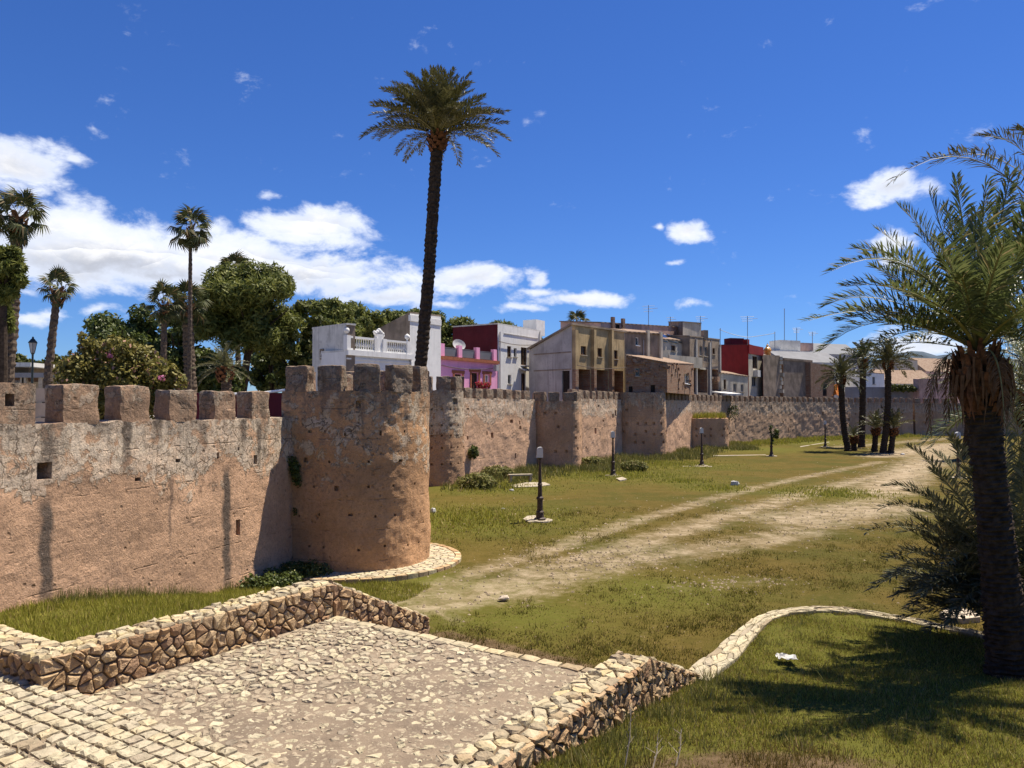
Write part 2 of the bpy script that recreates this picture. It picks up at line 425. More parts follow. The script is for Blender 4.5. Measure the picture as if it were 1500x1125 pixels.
def m_track(t, b):
    p = t.pos(); dirt = t.attr('dirt'); lush = t.attr('lush'); soil = t.attr('soil')
    n0 = t.noise(p, .22, 5, .6); n1 = t.noise(p, 1.1, 6, .65); n2 = t.noise(p, 5, 6, .7); n3 = t.noise(p, 28, 5, .75)
    g = t.mix(t.step(n1, .35, .68), (.083, .062, .014), (.112, .080, .021))
    g = t.mix(t.step(n0, .42, .62, 0, .75), g, (.060, .060, .012))
    g = t.mix(t.m('MULTIPLY', lush, t.step(n1, .25, .6, .6, 1.0)), g, (.10, .10, .018))
    g = t.mix(t.step(n2, .5, .74, 0, .5), g, (.18, .125, .05))
    g = t.mix(t.step(n3, .5, .72, 0, .6), g, (.06, .045, .012))
    d = t.mix(t.step(n1, .3, .7), (.27, .205, .13), (.42, .335, .235))
    d = t.mix(t.step(n3, .52, .75, 0, .45), d, (.17, .12, .07))
    k = t.m('ADD', dirt, t.m('ADD', t.m('MULTIPLY', t.m('SUBTRACT', n1, .5), .75), t.m('MULTIPLY', t.m('SUBTRACT', n2, .5), .7)))
    k = t.m('ADD', k, t.m('MULTIPLY', t.m('SUBTRACT', n3, .5), .5))
    col = t.mix(t.step(k, .22, 1.08, 0, .95), g, d)
    s = t.mix(t.step(n2, .35, .65), (.085, .055, .03), (.15, .10, .06))
    ks = t.m('ADD', soil, t.m('ADD', t.m('MULTIPLY', t.m('SUBTRACT', n1, .5), .6), t.m('MULTIPLY', t.m('SUBTRACT', n3, .5), .7)))
    col = t.mix(t.step(ks, .4, .65, 0, .9), col, s)
    t.put(b.inputs['Normal'], t.bump(t.m('ADD', t.m('MULTIPLY', n2, .6), t.m('MULTIPLY', n3, .5)), .8, .06))
    return col
material('field', m_track, .97, .05)
flat('town_ground', (.28, .25, .22), .95, .1, .2, .4)
flat('terrain', (.14, .13, .07), .97, .05, .25, .02)
def m_mortar(t, b):
    p = t.pos(); n = t.noise(p, 1.3, 5); n2 = t.noise(p, 9, 6, .7); n3 = t.noise(p, 60, 4, .7)
    c = t.mix(t.step(n, .35, .65), (.175, .135, .098), (.25, .193, .136))
    fl = t.voro(t.v('ADD', p, t.v('MULTIPLY', t.comb(n2, n3, n2), (.06, .06, 0))), 15); c = t.mix(t.m('MULTIPLY', t.step(fl, .36, .22), t.step(n2, .42, .56)), c, (.40, .345, .24)); c = t.mix(t.step(n2, .5, .72, 0, .45), c, (.34, .275, .2)); c = t.mix(t.step(n3, .5, .75, 0, .6), c, (.12, .095, .075))
    t.put(b.inputs['Normal'], t.bump(t.m('ADD', n2, t.m('MULTIPLY', n3, .4)), .8, .03))
    return c
material('mortar', m_mortar, .95, .1)
flat('joint_dark', (.14, .098, .064), .97, .05, .3, 20, .5, 60)
rubble('paving_a', [(.45, .39, .26), (.52, .45, .31), (.36, .30, .215)], scale=9)
rubble('paving_b', [(.48, .42, .29), (.41, .35, .25), (.54, .46, .30)], scale=9)
rubble('paving_c', [(.30, .245, .175), (.37, .30, .21), (.25, .205, .15)], scale=9)
rubble('face_a', [(.44, .285, .15), (.52, .37, .21), (.36, .22, .125)], scale=10, bump=.9)
rubble('face_b', [(.36, .23, .14), (.48, .34, .20), (.55, .42, .25)], scale=10, bump=.9)
rubble('cap_a', [(.50, .40, .22), (.55, .46, .29), (.36, .27, .165)], scale=8)
rubble('cap_b', [(.43, .365, .245), (.52, .43, .27), (.30, .235, .155)], scale=8)

flat('bark_dark', (.050, .036, .026), .95, .1, .4, 9, .8, 30)
flat('bark_palm', (.085, .06, .042), .95, .1, .4, 9, .8, 30)
flat('bark_fan', (.10, .075, .055), .95, .1, .4, 9, .8, 30)
flat('boots', (.125, .055, .026), .9, .15, .5, 8, .6, 40)
flat('dead_leaf', (.13, .07, .036), .9, .15, .4, 8)
flat('rachis', (.16, .15, .06), .6, .3, .2, 8)
leaf('leaf_date', (.075, .078, .028), (.155, .148, .06), None, .45, .4, .12)
leaf('leaf_date_dark', (.085, .09, .05), (.19, .185, .11), ((.27, .21, .13), .93), .75, .08, .12)
leaf('leaf_date_right', (.078, .102, .032), (.155, .172, .062), ((.28, .23, .11), .95), .42, .45, .3)
leaf('leaf_fan', (.045, .055, .018), (.09, .10, .033), ((.2, .15, .07), .94), .55, .25, .15)
leaf('leaf_pine', (.08, .10, .02), (.19, .20, .05), None, .6, .2, .3)
leaf('leaf_dark', (.048, .07, .016), (.115, .14, .03), None, .5, .3, .25)
leaf('leaf_light', (.055, .072, .013), (.13, .135, .028), None, .5, .3, .25)
leaf('leaf_bush', (.12, .112, .024), (.24, .205, .05), ((.42, .24, .17), .95), .55, .2, .25)
leaf('flower_pink', (.45, .13, .25), (.6, .25, .38), None, .6, .2, .3)
leaf('flower_red', (.5, .02, .05), (.6, .06, .12), None, .6, .2, .3)
leaf('flower_yellow', (.6, .45, .08), (.7, .65, .35), None, .6, .2, .2)
leaf('blade', (.20, .205, .026), (.38, .35, .068), ((.40, .31, .12), .92), .6, .15, .3)
leaf('blade_field', (.095, .095, .015), (.175, .15, .032), ((.34, .25, .10), .92), .7, .1, .3)
leaf('blade_dry', (.13, .095, .022), (.23, .165, .05), ((.42, .30, .13), .9), .6, .15, .25)
leaf('blade_weed', (.11, .115, .03), (.21, .20, .06), ((.42, .34, .16), .92), .6, .15, .3)

flat('white_paint', (.72, .71, .68), .85, .2, .05, 1.5, .15, 15)
flat('white_old', (.60, .585, .54), .9, .15, .12, 1.2, .3, 12)
flat('white_metal', (.8, .8, .78), .5, .4, .03)
flat('pink_paint', (.78, .36, .54), .85, .2, .06, 1.2, .15, 15)
flat('maroon_paint', (.10, .016, .022), .85, .2, .12, 1.0, .1, 15)
flat('red_paint', (.22, .016, .018), .85, .2, .12, 1.0, .1, 15)
flat('rust_trim', (.30, .105, .055), .85, .2, .2)
flat('grey_plaster', (.42, .40, .37), .92, .1, .2, .8, .3, 10)
flat('ochre_plaster', (.42, .31, .17), .92, .1, .25, .9, .3, 10)
flat('brown_plaster', (.26, .205, .155), .92, .1, .3, .9, .4, 10)
flat('cream_plaster', (.50, .45, .36), .92, .1, .2, .8, .3, 10)
flat('pinkish_plaster', (.50, .34, .28), .92, .1, .25, .8, .3, 10)
flat('grey_roof', (.22, .222, .23), .92, .1, .1, .5)
flat('dark_roof', (.13, .14, .16), .7, .3, .1, .5)
flat('glass', (.02, .022, .026), .12, .5, .1)
flat('dark_inside', (.035, .028, .024), .95, .05, .2)  # near-black stands in for shade inside openings; also the plaque's dark figure
flat('wood_brown', (.12, .065, .035), .8, .2, .2)
flat('window_grey', (.35, .35, .35), .6, .3, .05)
flat('lamp_iron', (.055, .034, .026), .6, .35, .3, 12, .3, 60)
flat('lamp_green', (.02, .03, .028), .5, .4, .2)
flat('concrete', (.36, .31, .235), .95, .1, .2, 5, .4, 40)
flat('solar', (.018, .022, .035), .2, .5, .1)
flat('aerial', (.20, .20, .21), .5, .4, .1)
flat('gold_tile', (.62, .29, .035), .4, .5, .35, 12)
flat('orange_cloth', (.55, .17, .03), .8, .2, .15, 2)
flat('bright_paper', (.45, .44, .41), .8, .2, .05)
flat('lamp_white', (.55, .55, .54), .5, .4, .05)
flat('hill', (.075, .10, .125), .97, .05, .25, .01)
flat('pebble_stone', (.30, .235, .155), .95, .05, .3, 4)
flat('rock', (.42, .35, .27), .95, .1, .3, 4, .8, 20)
flat('beige_wall', (.46, .35, .25), .95, .1, .15, 2, .3, 20)
flat('twig', (.36, .30, .22), .9, .1, .2, 20)
def m_brick(t, b):
    p = t.xyz(t.pos())
    al = t.m('ADD', p[0], p[1])
    br = t.node('ShaderNodeTexBrick'); t.put(br.inputs['Vector'], t.comb(al, p[2], 0.0))
    br.inputs['Scale'].default_value = 1.0; br.inputs['Brick Width'].default_value = .42; br.inputs['Row Height'].default_value = .16; br.inputs['Mortar Size'].default_value = .02
    n = t.noise(t.pos(), 2.2, 6, .7); n2 = t.noise(t.pos(), 8, 5, .7)
    br.inputs['Color1'].default_value = (.25, .125, .075, 1); br.inputs['Color2'].default_value = (.33, .20, .13, 1); br.inputs['Mortar'].default_value = (.22, .17, .13, 1)
    c = t.mix(t.step(n, .45, .65, 0, .6), br.outputs[0], (.34, .27, .2)); c = t.mix(t.step(n2, .5, .75, 0, .7), c, (.08, .055, .042))
    t.put(b.inputs['Normal'], t.bump(t.m('ADD', n2, br.outputs[1]), .6, .04))
    return c
material('old_brick', m_brick, .95, .1)
def m_tile(t, b):
    p = t.xyz(t.pos()); n = t.noise(t.pos(), 3, 5, .7)
    w = t.m('SINE', t.m('MULTIPLY', t.m('SUBTRACT', p[0], t.m('MULTIPLY', p[1], .5)), 22))
    c = t.mix(t.step(n, .3, .7), (.22, .145, .10), (.35, .26, .19))
    t.put(b.inputs['Normal'], t.bump(w, .6, .06))
    return c
material('roof_tile', m_tile, .9, .15)
# ------------------------------------------------------------------ ground
_n1 = math.hypot(.54, .84)
E1 = Vector((.54 / _n1, .84 / _n1)); E2 = Vector((.84 / _n1, -.54 / _n1)); C0 = Vector((-3.16, 13.5))
def PQ(p, q): return C0 + E2 * p - E1 * q
def pq(x, y):
    dlt = Vector((x, y)) - C0
    return dlt.dot(E2), -dlt.dot(E1)
def V3(xy, z): return Vector((xy[0], xy[1], z))
def sstep(x, a, b):
    t = min(1, max(0, (x - a) / (b - a))); return t * t * (3 - 2 * t)
def segdist(x, y, pl):
    best = 1e9
    for (ax, ay), (bx, by) in zip(pl, pl[1:]):
        dx, dy = bx - ax, by - ay; t = ((x - ax) * dx + (y - ay) * dy) / (dx * dx + dy * dy)
        t = min(1, max(0, t)); best = min(best, (x - ax - t * dx) ** 2 + (y - ay - t * dy) ** 2)
    return math.sqrt(best)
def inside(x, y, poly):
    c = False; n = len(poly)
    for i in range(n):
        (xi, yi), (xj, yj) = poly[i], poly[i - 1]
        if (yi > y) != (yj > y) and x < (xj - xi) * (y - yi) / (yj - yi) + xi: c = not c
    return c
KERB = [(2.88, 12.2), (3.25, 12.85), (3.74, 13.6), (4.25, 14.5), (4.75, 15.3), (5.15, 15.9), (5.6, 16.3), (6.1, 16.55), (6.6, 16.65), (7.1, 16.55), (7.84, 16.05), (8.55, 15.3), (9.1, 14.6), (9.8, 14.0), (12, 13.3)]
LAWN = KERB + [(20, 12.6), (36, 12.0), (36, -9), tuple(PQ(5.7, 18)), tuple(PQ(5.7, -2.3))]
def lawn_z(x, y):
    k = max(0, 13 - y)
    return .31 + .105 * k + .0055 * k * k
def ground_z(x, y):
    p, q = pq(x, y)
    z = .05 * fbm((x, y, 0), .35, 3) + .02 * fbm((x, y, 3), 1.5, 3)
    if y < 26 and x < 3:
        a = .31 * x + .951 * y
        z += 1.1 * sstep((17.6 - a) / 7.6, 0, 1) * (1 - sstep(p, -.75, -.2))
    if y < 18 and x > -4:
        if inside(x, y, LAWN): z = z * .5 + lawn_z(x, y) * sstep(segdist(x, y, KERB), .0, .12) if y > 11 else z * .5 + lawn_z(x, y)
    if 0 < p < 5.6 and -2.6 < q: z = -.1
    return z
def gpl(*pts): return [tuple(G(u, v)[:2]) for u, v in pts]
TRACKS = [  # centre lines of worn earth on the field, with half widths
    (gpl((545, 900), (620, 868), (700, 838), (800, 805), (900, 772), (1000, 742), (1100, 716), (1200, 694), (1290, 676)), .75, .6),
    (gpl((600, 902), (700, 868), (800, 836), (900, 806), (1000, 775), (1080, 752), (1180, 722), (1300, 694), (1360, 665)), 1.1, .68),
    (gpl((760, 862), (900, 822), (1010, 805), (1120, 790), (1200, 768), (1270, 742), (1320, 705), (1350, 672)), 1.5, .62),
    (gpl((1170, 760), (1290, 742)), 2.6, .78), (gpl((1290, 720), (1330, 690), (1400, 652)), 2.2, .82), (gpl((1290, 668), (1400, 650)), 2.6, .85), (gpl((1230, 655), (1400, 641)), 2.0, .6),
    (gpl((820, 822), (960, 816)), .9, .62), (gpl((1000, 860), (1130, 850)), .6, .35)]
LUSH = [((c[0], c[1]), r) for c, r in [(G(1215, 722), 3.4), (G(680, 760), 5), (G(720, 712), 4.5), (G(900, 695), 6), (G(960, 680), 6), (G(1100, 658), 7), (G(1180, 648), 7), (G(1000, 705), 2.6), (G(1050, 715), 2.2), (G(760, 900), 2.4), (G(950, 870), 2.5), (G(620, 850), 1.5)]]
def build_field():
    xs = list(np.arange(-16, 32, .25)) + list(np.arange(32, 120, 2.0)); ys = list(np.arange(-6, 36, .25)) + list(np.arange(36, 135, .5))
    nx, ny = len(xs), len(ys); vs = []; dirt = []; lush = []; soil = []
    steps_foot = [tuple(PQ(p, q)) for p, q in ((0.2, -2.9), (5.4, -2.5))]
    for y in ys:
        for x in xs:
            x = float(x); y = float(y)
            vs.append([x, y, ground_z(x, y) if x < 40 else 0])
            dv = 0
            lawn = y < 17.5 and x > -2 and inside(x, y, LAWN)
            if not lawn and x < 70 and y > 12:
                for pl, w, k in TRACKS: dv = max(dv, k * math.exp(-(segdist(x, y, pl) / w) ** 2 * .8))
            dirt.append(dv); vs[-1][2] -= .045 * dv
            lv = .95 if lawn else (.8 if (y < 21 and pq(x, y)[0] < -.5) else 0)
            for c, r in LUSH: lv = max(lv, math.exp(-((x - c[0]) ** 2 + (y - c[1]) ** 2) / r ** 2))
            lush.append(lv)
            sv = 0
            if y < 20 and x < 6:
                sv = .85 * math.exp(-(segdist(x, y, steps_foot) / .55) ** 2)
            if lawn: sv = max(sv, .9 * math.exp(-(((x - 2.6) / 1.7) ** 2 + ((y - 8.05) / .75) ** 2)), .5 * math.exp(-((x - 6.8) ** 2 + (y - 10.3) ** 2) / .8))
            soil.append(sv)
    fs = [(j * nx + i, j * nx + i + 1, (j + 1) * nx + i + 1, (j + 1) * nx + i) for j in range(ny - 1) for i in range(nx - 1)]
    o = obj('field', vs, fs, 'field', smooth=True)
    for nm, arr in (('dirt', dirt), ('lush', lush), ('soil', soil)):
        at_ = o.data.attributes.new(nm, 'FLOAT', 'POINT'); at_.data.foreach_set('value', arr)
    tag(o, 'worn grass field with pale wheel tracks inside the wall', kind='structure')
build_field()
tag(obj('terrain', [(-9000, -2000, -.5), (9000, -2000, -.5), (9000, 9000, -.5), (-9000, 9000, -.5)], [(0, 1, 2, 3)], 'terrain'), kind='structure')
TOWN_Z = 3.0
tp = [(-15, -8), (-13.2, 2), (-11.7, 6.2), (-6.95, 22.2), (-6.0, 25), (-6.0, 46), (-6.5, 47.3), (-4.3, 48.6), (1.6, 58.6), (4.0, 61.4), (9.0, 70.8), (13, 74), (19, 86.2), (27.4, 98.2), (39.5, 110.4), (51.7, 119.4), (64, 124.4), (72, 124.8), (85.4, 120.3), (100.5, 113.2), (131, 99), (3000, 98), (3000, 5000), (-3000, 5000), (-3000, -8)]
tag(obj('town_ground', [(x, y, TOWN_Z) for x, y in tp], [tuple(reversed(range(len(tp))))], 'town_ground'), kind='structure')
# ridge on the horizon, its haze put into the blue-grey colour
def ridge():
    prof = [(1120, 580), (1180, 560), (1215, 545), (1240, 548), (1262, 536), (1290, 528), (1312, 519), (1335, 514), (1352, 515), (1372, 521), (1390, 519), (1412, 527), (1440, 530), (1475, 524), (1510, 531), (1560, 538), (1650, 550), (1760, 575)]
    vs = []; Y = 3400
    for u, v in prof:
        p = P3(u, v, Y); vs += [(p.x, Y - 500, -5), (p.x, Y - 180, p.z * .55), (p.x, Y, p.z), (p.x + 60, Y + 700, -5)]
    fs = [(i * 4 + k, i * 4 + 4 + k, i * 4 + 5 + k, i * 4 + 1 + k) for i in range(len(prof) - 1) for k in range(3)]
    tag(obj('hills', vs, fs, 'hill'), kind='structure')
ridge()

# ------------------------------------------------------------------ ramparts
_tn = math.hypot(.31, .951); TA = Vector((.31 / _tn, .951 / _tn)); NA = Vector((TA.y, -TA.x))
def AW(a, w=-12.73): return TA * a + NA * w
class Path:
    def __init__(self, pts):
        self.p = [Vector(q[:2]) for q in pts]; self.L = [0]
        for a, b in zip(self.p, self.p[1:]): self.L.append(self.L[-1] + (b - a).length)
        ns = [Vector(((b - a).y, -(b - a).x)).normalized() for a, b in zip(self.p, self.p[1:])]
        self.n = [ns[0]] + [(x + y).normalized() for x, y in zip(ns, ns[1:])] + [ns[-1]]; self.sn = ns
        self.k = [1] + [1 / max(.5, self.n[i].dot(ns[i])) for i in range(1, len(ns))] + [1]
    def at(self, s):
        for i in range(len(self.p) - 1):
            if s <= self.L[i + 1] + 1e-6 or i == len(self.p) - 2:
                t = (s - self.L[i]) / (self.L[i + 1] - self.L[i])
                return self.p[i].lerp(self.p[i + 1], t), (self.n[i] * self.k[i]).lerp(self.n[i + 1] * self.k[i + 1], t), self.sn[i]
def arc(c, r, a0, a1, n): return [Vector((c[0] + r * math.cos(a0 + (a1 - a0) * i / n), c[1] + r * math.sin(a0 + (a1 - a0) * i / n))) for i in range(n + 1)]
def rampart(o, path, z0, z1, mat, thick, ds, dz, disp, uv0=0.0, holes=(), batter=0.0, floor=None, sc=1.2, dirty_top=.05):
    """masonry skin of a wall or tower: outer face as a fine uneven grid with real holes, then top and inner face"""
    Lt = path.L[-1]; ns = max(1, round(Lt / ds)); nz = max(1, round((z1 - z0) / dz))
    ss = sorted(set([Lt * i / ns for i in range(ns + 1)]) | set(path.L[1:-1])) if len(path.p) < 8 else [Lt * i / ns for i in range(ns + 1)]
    ns = len(ss) - 1; vs = []; uv = []; P = []
    for s in ss: P.append(path.at(s))
    for j in range(nz + 1):
        z = z0 + (z1 - z0) * j / nz
        for i, s in enumerate(ss):
            c, n, _ = P[i]
            q = Vector((c.x, c.y, z)); f = 0
            if disp: f = disp * (fbm(q, sc, 3) + .3 * fbm(q, sc * 6, 2))
            c2 = c + n * (f + batter * (1 - (z - z0) / (z1 - z0)))
            zt = z + (dirty_top * fbm(q, 2.5, 3) if j == nz else 0)
            vs.append(Vector((c2.x, c2.y, zt))); uv.append((uv0 + s, z))
    W_ = ns + 1; skip = set(); fs = []
    for (hs, hz, hw, hh, dp) in holes:
        i0 = max(0, min(range(ns), key=lambda i: abs(ss[i] - (hs - uv0 - hw / 2)))); i1 = max(i0 + 1, min(range(ns + 1), key=lambda i: abs(ss[i] - (hs - uv0 + hw / 2))))
        zj = lambda z: (z - z0) / (z1 - z0) * nz
        j0 = round(zj(hz - hh / 2)); j1 = max(j0 + 1, round(zj(hz + hh / 2)))
        if j0 < 0 or j1 > nz: continue
        cell = {(i, j) for i in range(i0, i1) for j in range(j0, j1)}
        if cell & skip: continue
        if len(cell) > 8:   # ragged outline
            cell = {c for c in cell if (((c[0] + .5 - (i0 + i1) / 2) / ((i1 - i0) / 2)) ** 2 + ((c[1] + .5 - (j0 + j1) / 2) / ((j1 - j0) / 2)) ** 2) < 1.25}
        skip |= cell; mp = {}
        def back(i, j):
            if (i, j) not in mp:
                n = P[i][1]; mp[(i, j)] = len(vs); b = vs[j * W_ + i]
                vs.append(b - Vector((n.x, n.y, 0)) * dp); uv.append(uv[j * W_ + i])
            return mp[(i, j)]
        for (i, j) in cell:
            fs.append((back(i, j), back(i + 1, j), back(i + 1, j + 1), back(i, j + 1)))
            for (di, dj, a, b) in ((-1, 0, (i, j + 1), (i, j)), (1, 0, (i + 1, j), (i + 1, j + 1)), (0, -1, (i, j), (i + 1, j)), (0, 1, (i + 1, j + 1), (i, j + 1))):
                if (i + di, j + dj) not in cell:
                    fs.append((a[1] * W_ + a[0], b[1] * W_ + b[0], back(*b), back(*a)))
    for j in range(nz):
        for i in range(ns):
            if (i, j) not in skip: fs.append((j * W_ + i, j * W_ + i + 1, (j + 1) * W_ + i + 1, (j + 1) * W_ + i))
    t0 = nz * W_; b0 = len(vs)
    for i in range(ns + 1):
        c, n, _ = P[i]; c2 = c - n * thick
        vs.append(Vector((c2.x, c2.y, vs[t0 + i].z + .01))); uv.append((uv0 + ss[i], z1))
    for i in range(ns + 1): vs.append(Vector((vs[b0 + i].x, vs[b0 + i].y, z0))); uv.append((uv0 + ss[i], z0))
    for i in range(ns):
        fs.append((t0 + i, t0 + i + 1, b0 + i + 1, b0 + i)); fs.append((b0 + i, b0 + i + 1, b0 + W_ + i + 1, b0 + W_ + i))
    for i in (0, ns): fs.append((t0 + i, b0 + i, b0 + W_ + i, i))
    if floor is not None:
        k = len(vs)
        for i in range(ns + 1):
            c, n, _ = P[i]; c2 = c - n * (thick - .01); vs.append(Vector((c2.x, c2.y, floor))); uv.append((0, floor))
        fs.append(tuple(range(k, k + ns + 1)))
    return obj('masonry', vs, fs, mat, o, uv=uv)
MER = {}
def merlon_mesh(w, t, h, mat, var, res):
    k = (round(w, 2), round(t, 2), round(h, 2), mat, var, res)
    if k in MER: return MER[k]
    bm = bmesh.new(); bmesh.ops.create_cube(bm, size=1)
    bmesh.ops.subdivide_edges(bm, edges=bm.edges[:], cuts=2 + 2 * res, use_grid_fill=True)
    r2 = random.Random(var * 31 + 5); tx, tw = r2.uniform(-.03, .03), r2.uniform(-.07, .02); rr = .05
    for v in bm.verts:
        q = Vector((v.co.x * w, v.co.y * t, (v.co.z + .5) * h)); f = q.z / h
        core = Vector((max(-w / 2 + rr, min(w / 2 - rr, q.x)), max(-t / 2 + rr, min(t / 2 - rr, q.y)), min(h - rr, q.z)))
        dl = q - core
        if dl.length > rr: q = core + dl.normalized() * rr
        q.x *= 1 + tw * f; q.y *= 1 - .05 * f; p = q + Vector((var * 7.3, 0, 0)); amp = .034 if res else .026
        q += Vector((fbm(p, 2.6, 3), fbm(p + Vector((5, 0, 0)), 2.6, 3), fbm(p + Vector((9, 0, 0)), 2.2, 3) * (1 if f > .4 else .1))) * amp
        q.x += tx * f; v.co = q
    me = bpy.data.meshes.new('merlon'); bm.to_mesh(me); bm.free(); me.materials.append(MATS[mat])
    MER[k] = me
    return me
def merlons(o, path, z, positions, w, h, t, mat, res=0, inset=.0, nvar=4):
    for i, s in enumerate(positions):
        c, n, sn = path.at(s)
        c = c - sn * (t / 2 + inset)
        m_ = merlon_mesh(w, t, h, mat, i % nvar, res)
        link('merlon', m_, o, Vector((c.x, c.y, z - .03)) - Vector(o.location), (0, 0, math.atan2(sn.x, -sn.y) + rnd.uniform(-.03, .03)), (rnd.uniform(.93, 1.06), 1, rnd.uniform(.93, 1.05)))

# near curtain wall on the left
o = empty('curtain_wall', V3(AW(11), 0), 'long orange earth rampart in the left foreground, streaked with dark stains', 'wall', 'stretches of town wall')
pA = Path([AW(2.0), AW(18.95)])
holesA = [(10.95, 3.52, .36, .32, .35), (15.72, 3.5, .14, .16, .2), (16.5, 1.62, .16, .34, .22), (17.2, 3.3, .1, .22, .18), (13.2, 3.15, .2, .1, .15), (14.4, 3.45, .14, .1, .15), (16.5, 3.6, .1, .12, .15), (9.9, 2.6, .12, .1, .12)]
rampart(o, pA, -.4, 4.37, 'earth_wall_near', .75, .08, .08, .03, 2.0, holesA, .10)
merlons(o, pA, 4.37, [a - 2.0 for a in (3.2, 4.63, 6.06, 7.5, 8.95, 10.38 + 1.40, 13.17, 14.6, 16.03, 17.46)], .84, .76, .5, 'earth_merlon', 3)
def loop_merlon():
    # the first merlon in view has a loophole right through it
    c = AW(10.2) - NA * .25; b = MB(); rz = math.atan2(TA.y, TA.x)
    lo = Vector(o.location)
    parts = [((-.30, 0, .38), (.50, .5, .80)), ((.34, 0, .38), (.42, .5, .80)), ((.04, 0, .17), (.18, .497, .38)), ((.04, 0, .68), (.18, .497, .20))]
    for pc, ps in parts:
        q = TA * pc[0]; b.box((c.x + q.x, c.y + q.y, 4.37 + pc[2] - .03), ps, rz)
    b.build('merlon', 'earth_merlon', o)
loop_merlon()

# big drum tower
T1c = TA * 20.98 + NA * -11.74; R1 = 2.1
ang0 = math.atan2(-TA.y, -TA.x)
T1pts = [AW(18.88, -13.05), AW(18.88, -12.4)] + arc(T1c, R1, ang0, ang0 + math.pi, 40) + [AW(23.08, -12.4), AW(23.08, -13.05)]
pT1 = Path(T1pts)
o = empty('wall_tower', V3(T1c, 0), 'big round orange rampart tower with ragged plaster, nearest of all towers', 'tower', 'towers of the town wall')
hl = []
for z, off in ((.75, .2), (1.65, .0), (2.45, .3), (3.15, .1), (3.95, .2)):
    s = .7 + off
    while s < pT1.L[-1] - .4:
        hl.append((s + rnd.uniform(-.08, .08), z + rnd.uniform(-.04, .04), rnd.uniform(.06, .10), rnd.uniform(.05, .08), .12)); s += rnd.uniform(.5, 1.25)
hl += [(6.0, 4.72, .17, .3, .25), (2.35, 4.75, .1, .25, .1)]
rampart(o, pT1, -.3, 5.13, 'earth_tower_near', .5, .065, .07, .05, 0, hl, .06, floor=4.75, sc=.75)
merlons(o, pT1, 5.13, [.42 + 1.09 * k for k in range(9) if .42 + 1.09 * k < pT1.L[-1]], .72, .76, .42, 'earth_merlon', 3)
pT1b = Path([AW(23.08, -13.05), AW(18.88, -13.05)])
rampart(o, pT1b, 3, 5.13, 'earth_tower_near', .3, .4, .4, .03)
merlons(o, pT1b, 5.13, [1.0, 2.1, 3.2], .6, .62, .3, 'earth_merlon', 1)

o = empty('curtain_wall', (-5.1, 35, 0), 'earth rampart stretch between the big round tower and the slim round tower', 'wall', 'stretches of town wall')
pB = Path([(-5.25, 25.2), (-5.15, 46)])
rampart(o, pB, -.2, 5.2, 'earth_wall_mid', .7, .4, .4, .05)
merlons(o, pB, 5.2, [1 + 1.4 * k for k in range(14)], .8, .75, .45, 'earth_merlon')
# second tower
c2 = Vector((-4.95, 47.2))
pT2 = Path(arc(c2, 2.0, -math.pi * .95, math.pi * .35, 36))
o = empty('wall_tower', V3(c2, 0), 'slim round rampart tower with a blackened top, right behind the big tower', 'tower', 'towers of the town wall')
hl = [(s, z, .12, .12, .15) for z in (1.3, 2.2, 3.0, 3.6, 4.5) for s in np.arange(1.2, 6.5, .62)] + [(4.6, 5.0, .3, .45, .25)]
rampart(o, pT2, -.2, 5.65, 'earth_tower_slim', .5, .12, .12, .05, 0, hl, .05, floor=5.2)
merlons(o, pT2, 5.65, [.3 + 1.18 * k for k in range(7)], .84, .9, .42, 'earth_merlon', 1)
def stretch(label, pts, z0, z1, mer, ds, mat, uvh=0, disp=.07, seed=1, m_mat='earth_merlon'):
    o = empty('curtain_wall', V3(pts[0], 0), label, 'wall', 'stretches of town wall')
    p = Path(pts); r2 = random.Random(seed)
    hl = [(r2.uniform(.5, p.L[-1] - .5), r2.uniform(1.2, z1 - .5), r2.uniform(.1, .35), r2.uniform(.15, .4), .2) for _ in range(uvh)]
    rampart(o, p, z0, z1, mat, .7, ds, ds * .8, disp, 0, hl, .12)
    if mer:
        pitch, w, h, t, off = mer; s = off; pos_ = []
        while s < p.L[-1] - w * .5: pos_.append(s); s += pitch
        merlons(o, p, z1, pos_, w, h, t, m_mat, 1 if ds < .25 else 0)
    return o, p
stretch('sunlit earth rampart with even merlons below the pink house', [(-4.4, 46.7), (-3.3, 48.65), (1.75, 57.6)], -.2, 5.2, (1.32, .88, .7, .45, .7), .15, 'earth_wall_mid', 14, .045)
def square_tower(label, pts, z0, z1, mat, mer, ds=.2, floor=None, hl=True):
    P_ = [Vector(q) for q in pts]; out = [P_[0]]
    for i in range(1, len(P_) - 1):   # rounded corners
        a, b, c = P_[i - 1], P_[i], P_[i + 1]; r = 1.0
        q0 = b + (a - b).normalized() * r; q1 = b + (c - b).normalized() * r
        out += [q0.lerp(b, t).lerp(b.lerp(q1, t), t) for t in (0, .15, .3, .5, .7, .85, 1)]
    out.append(P_[-1]); p = Path(out)
    o = empty('wall_tower', V3(P_[0], 0), label, 'tower', 'towers of the town wall')
    hs = []
    if hl:
        for z in (1.4, 2.2, 3.1, 4.1):
            if z < z1 - .4: hs += [(s + rnd.uniform(-.15, .15), z + rnd.uniform(-.08, .08), .13, .13, .15) for s in np.arange(.6, p.L[-1], .85) if rnd.random() < .6]
    rampart(o, p, z0, z1, mat, .5, ds, ds, .05, 0, hs, .07, floor=floor)
    if mer:
        pitch, w, h, off = mer; s = off; ps = []
        while s < p.L[-1] - .3: ps.append(s); s += pitch
        merlons(o, p, z1, ps, w, h, .45, 'earth_merlon', 1)
    return o
square_tower('rounded brown rampart tower standing below the grey gabled house', [(1.6, 61), (1.62, 57.35), (5.0, 57.5), (5.55, 61.5)], -.2, 5.1, 'earth_tower_mid', (1.12, .78, .72, .3), .2, 4.7)
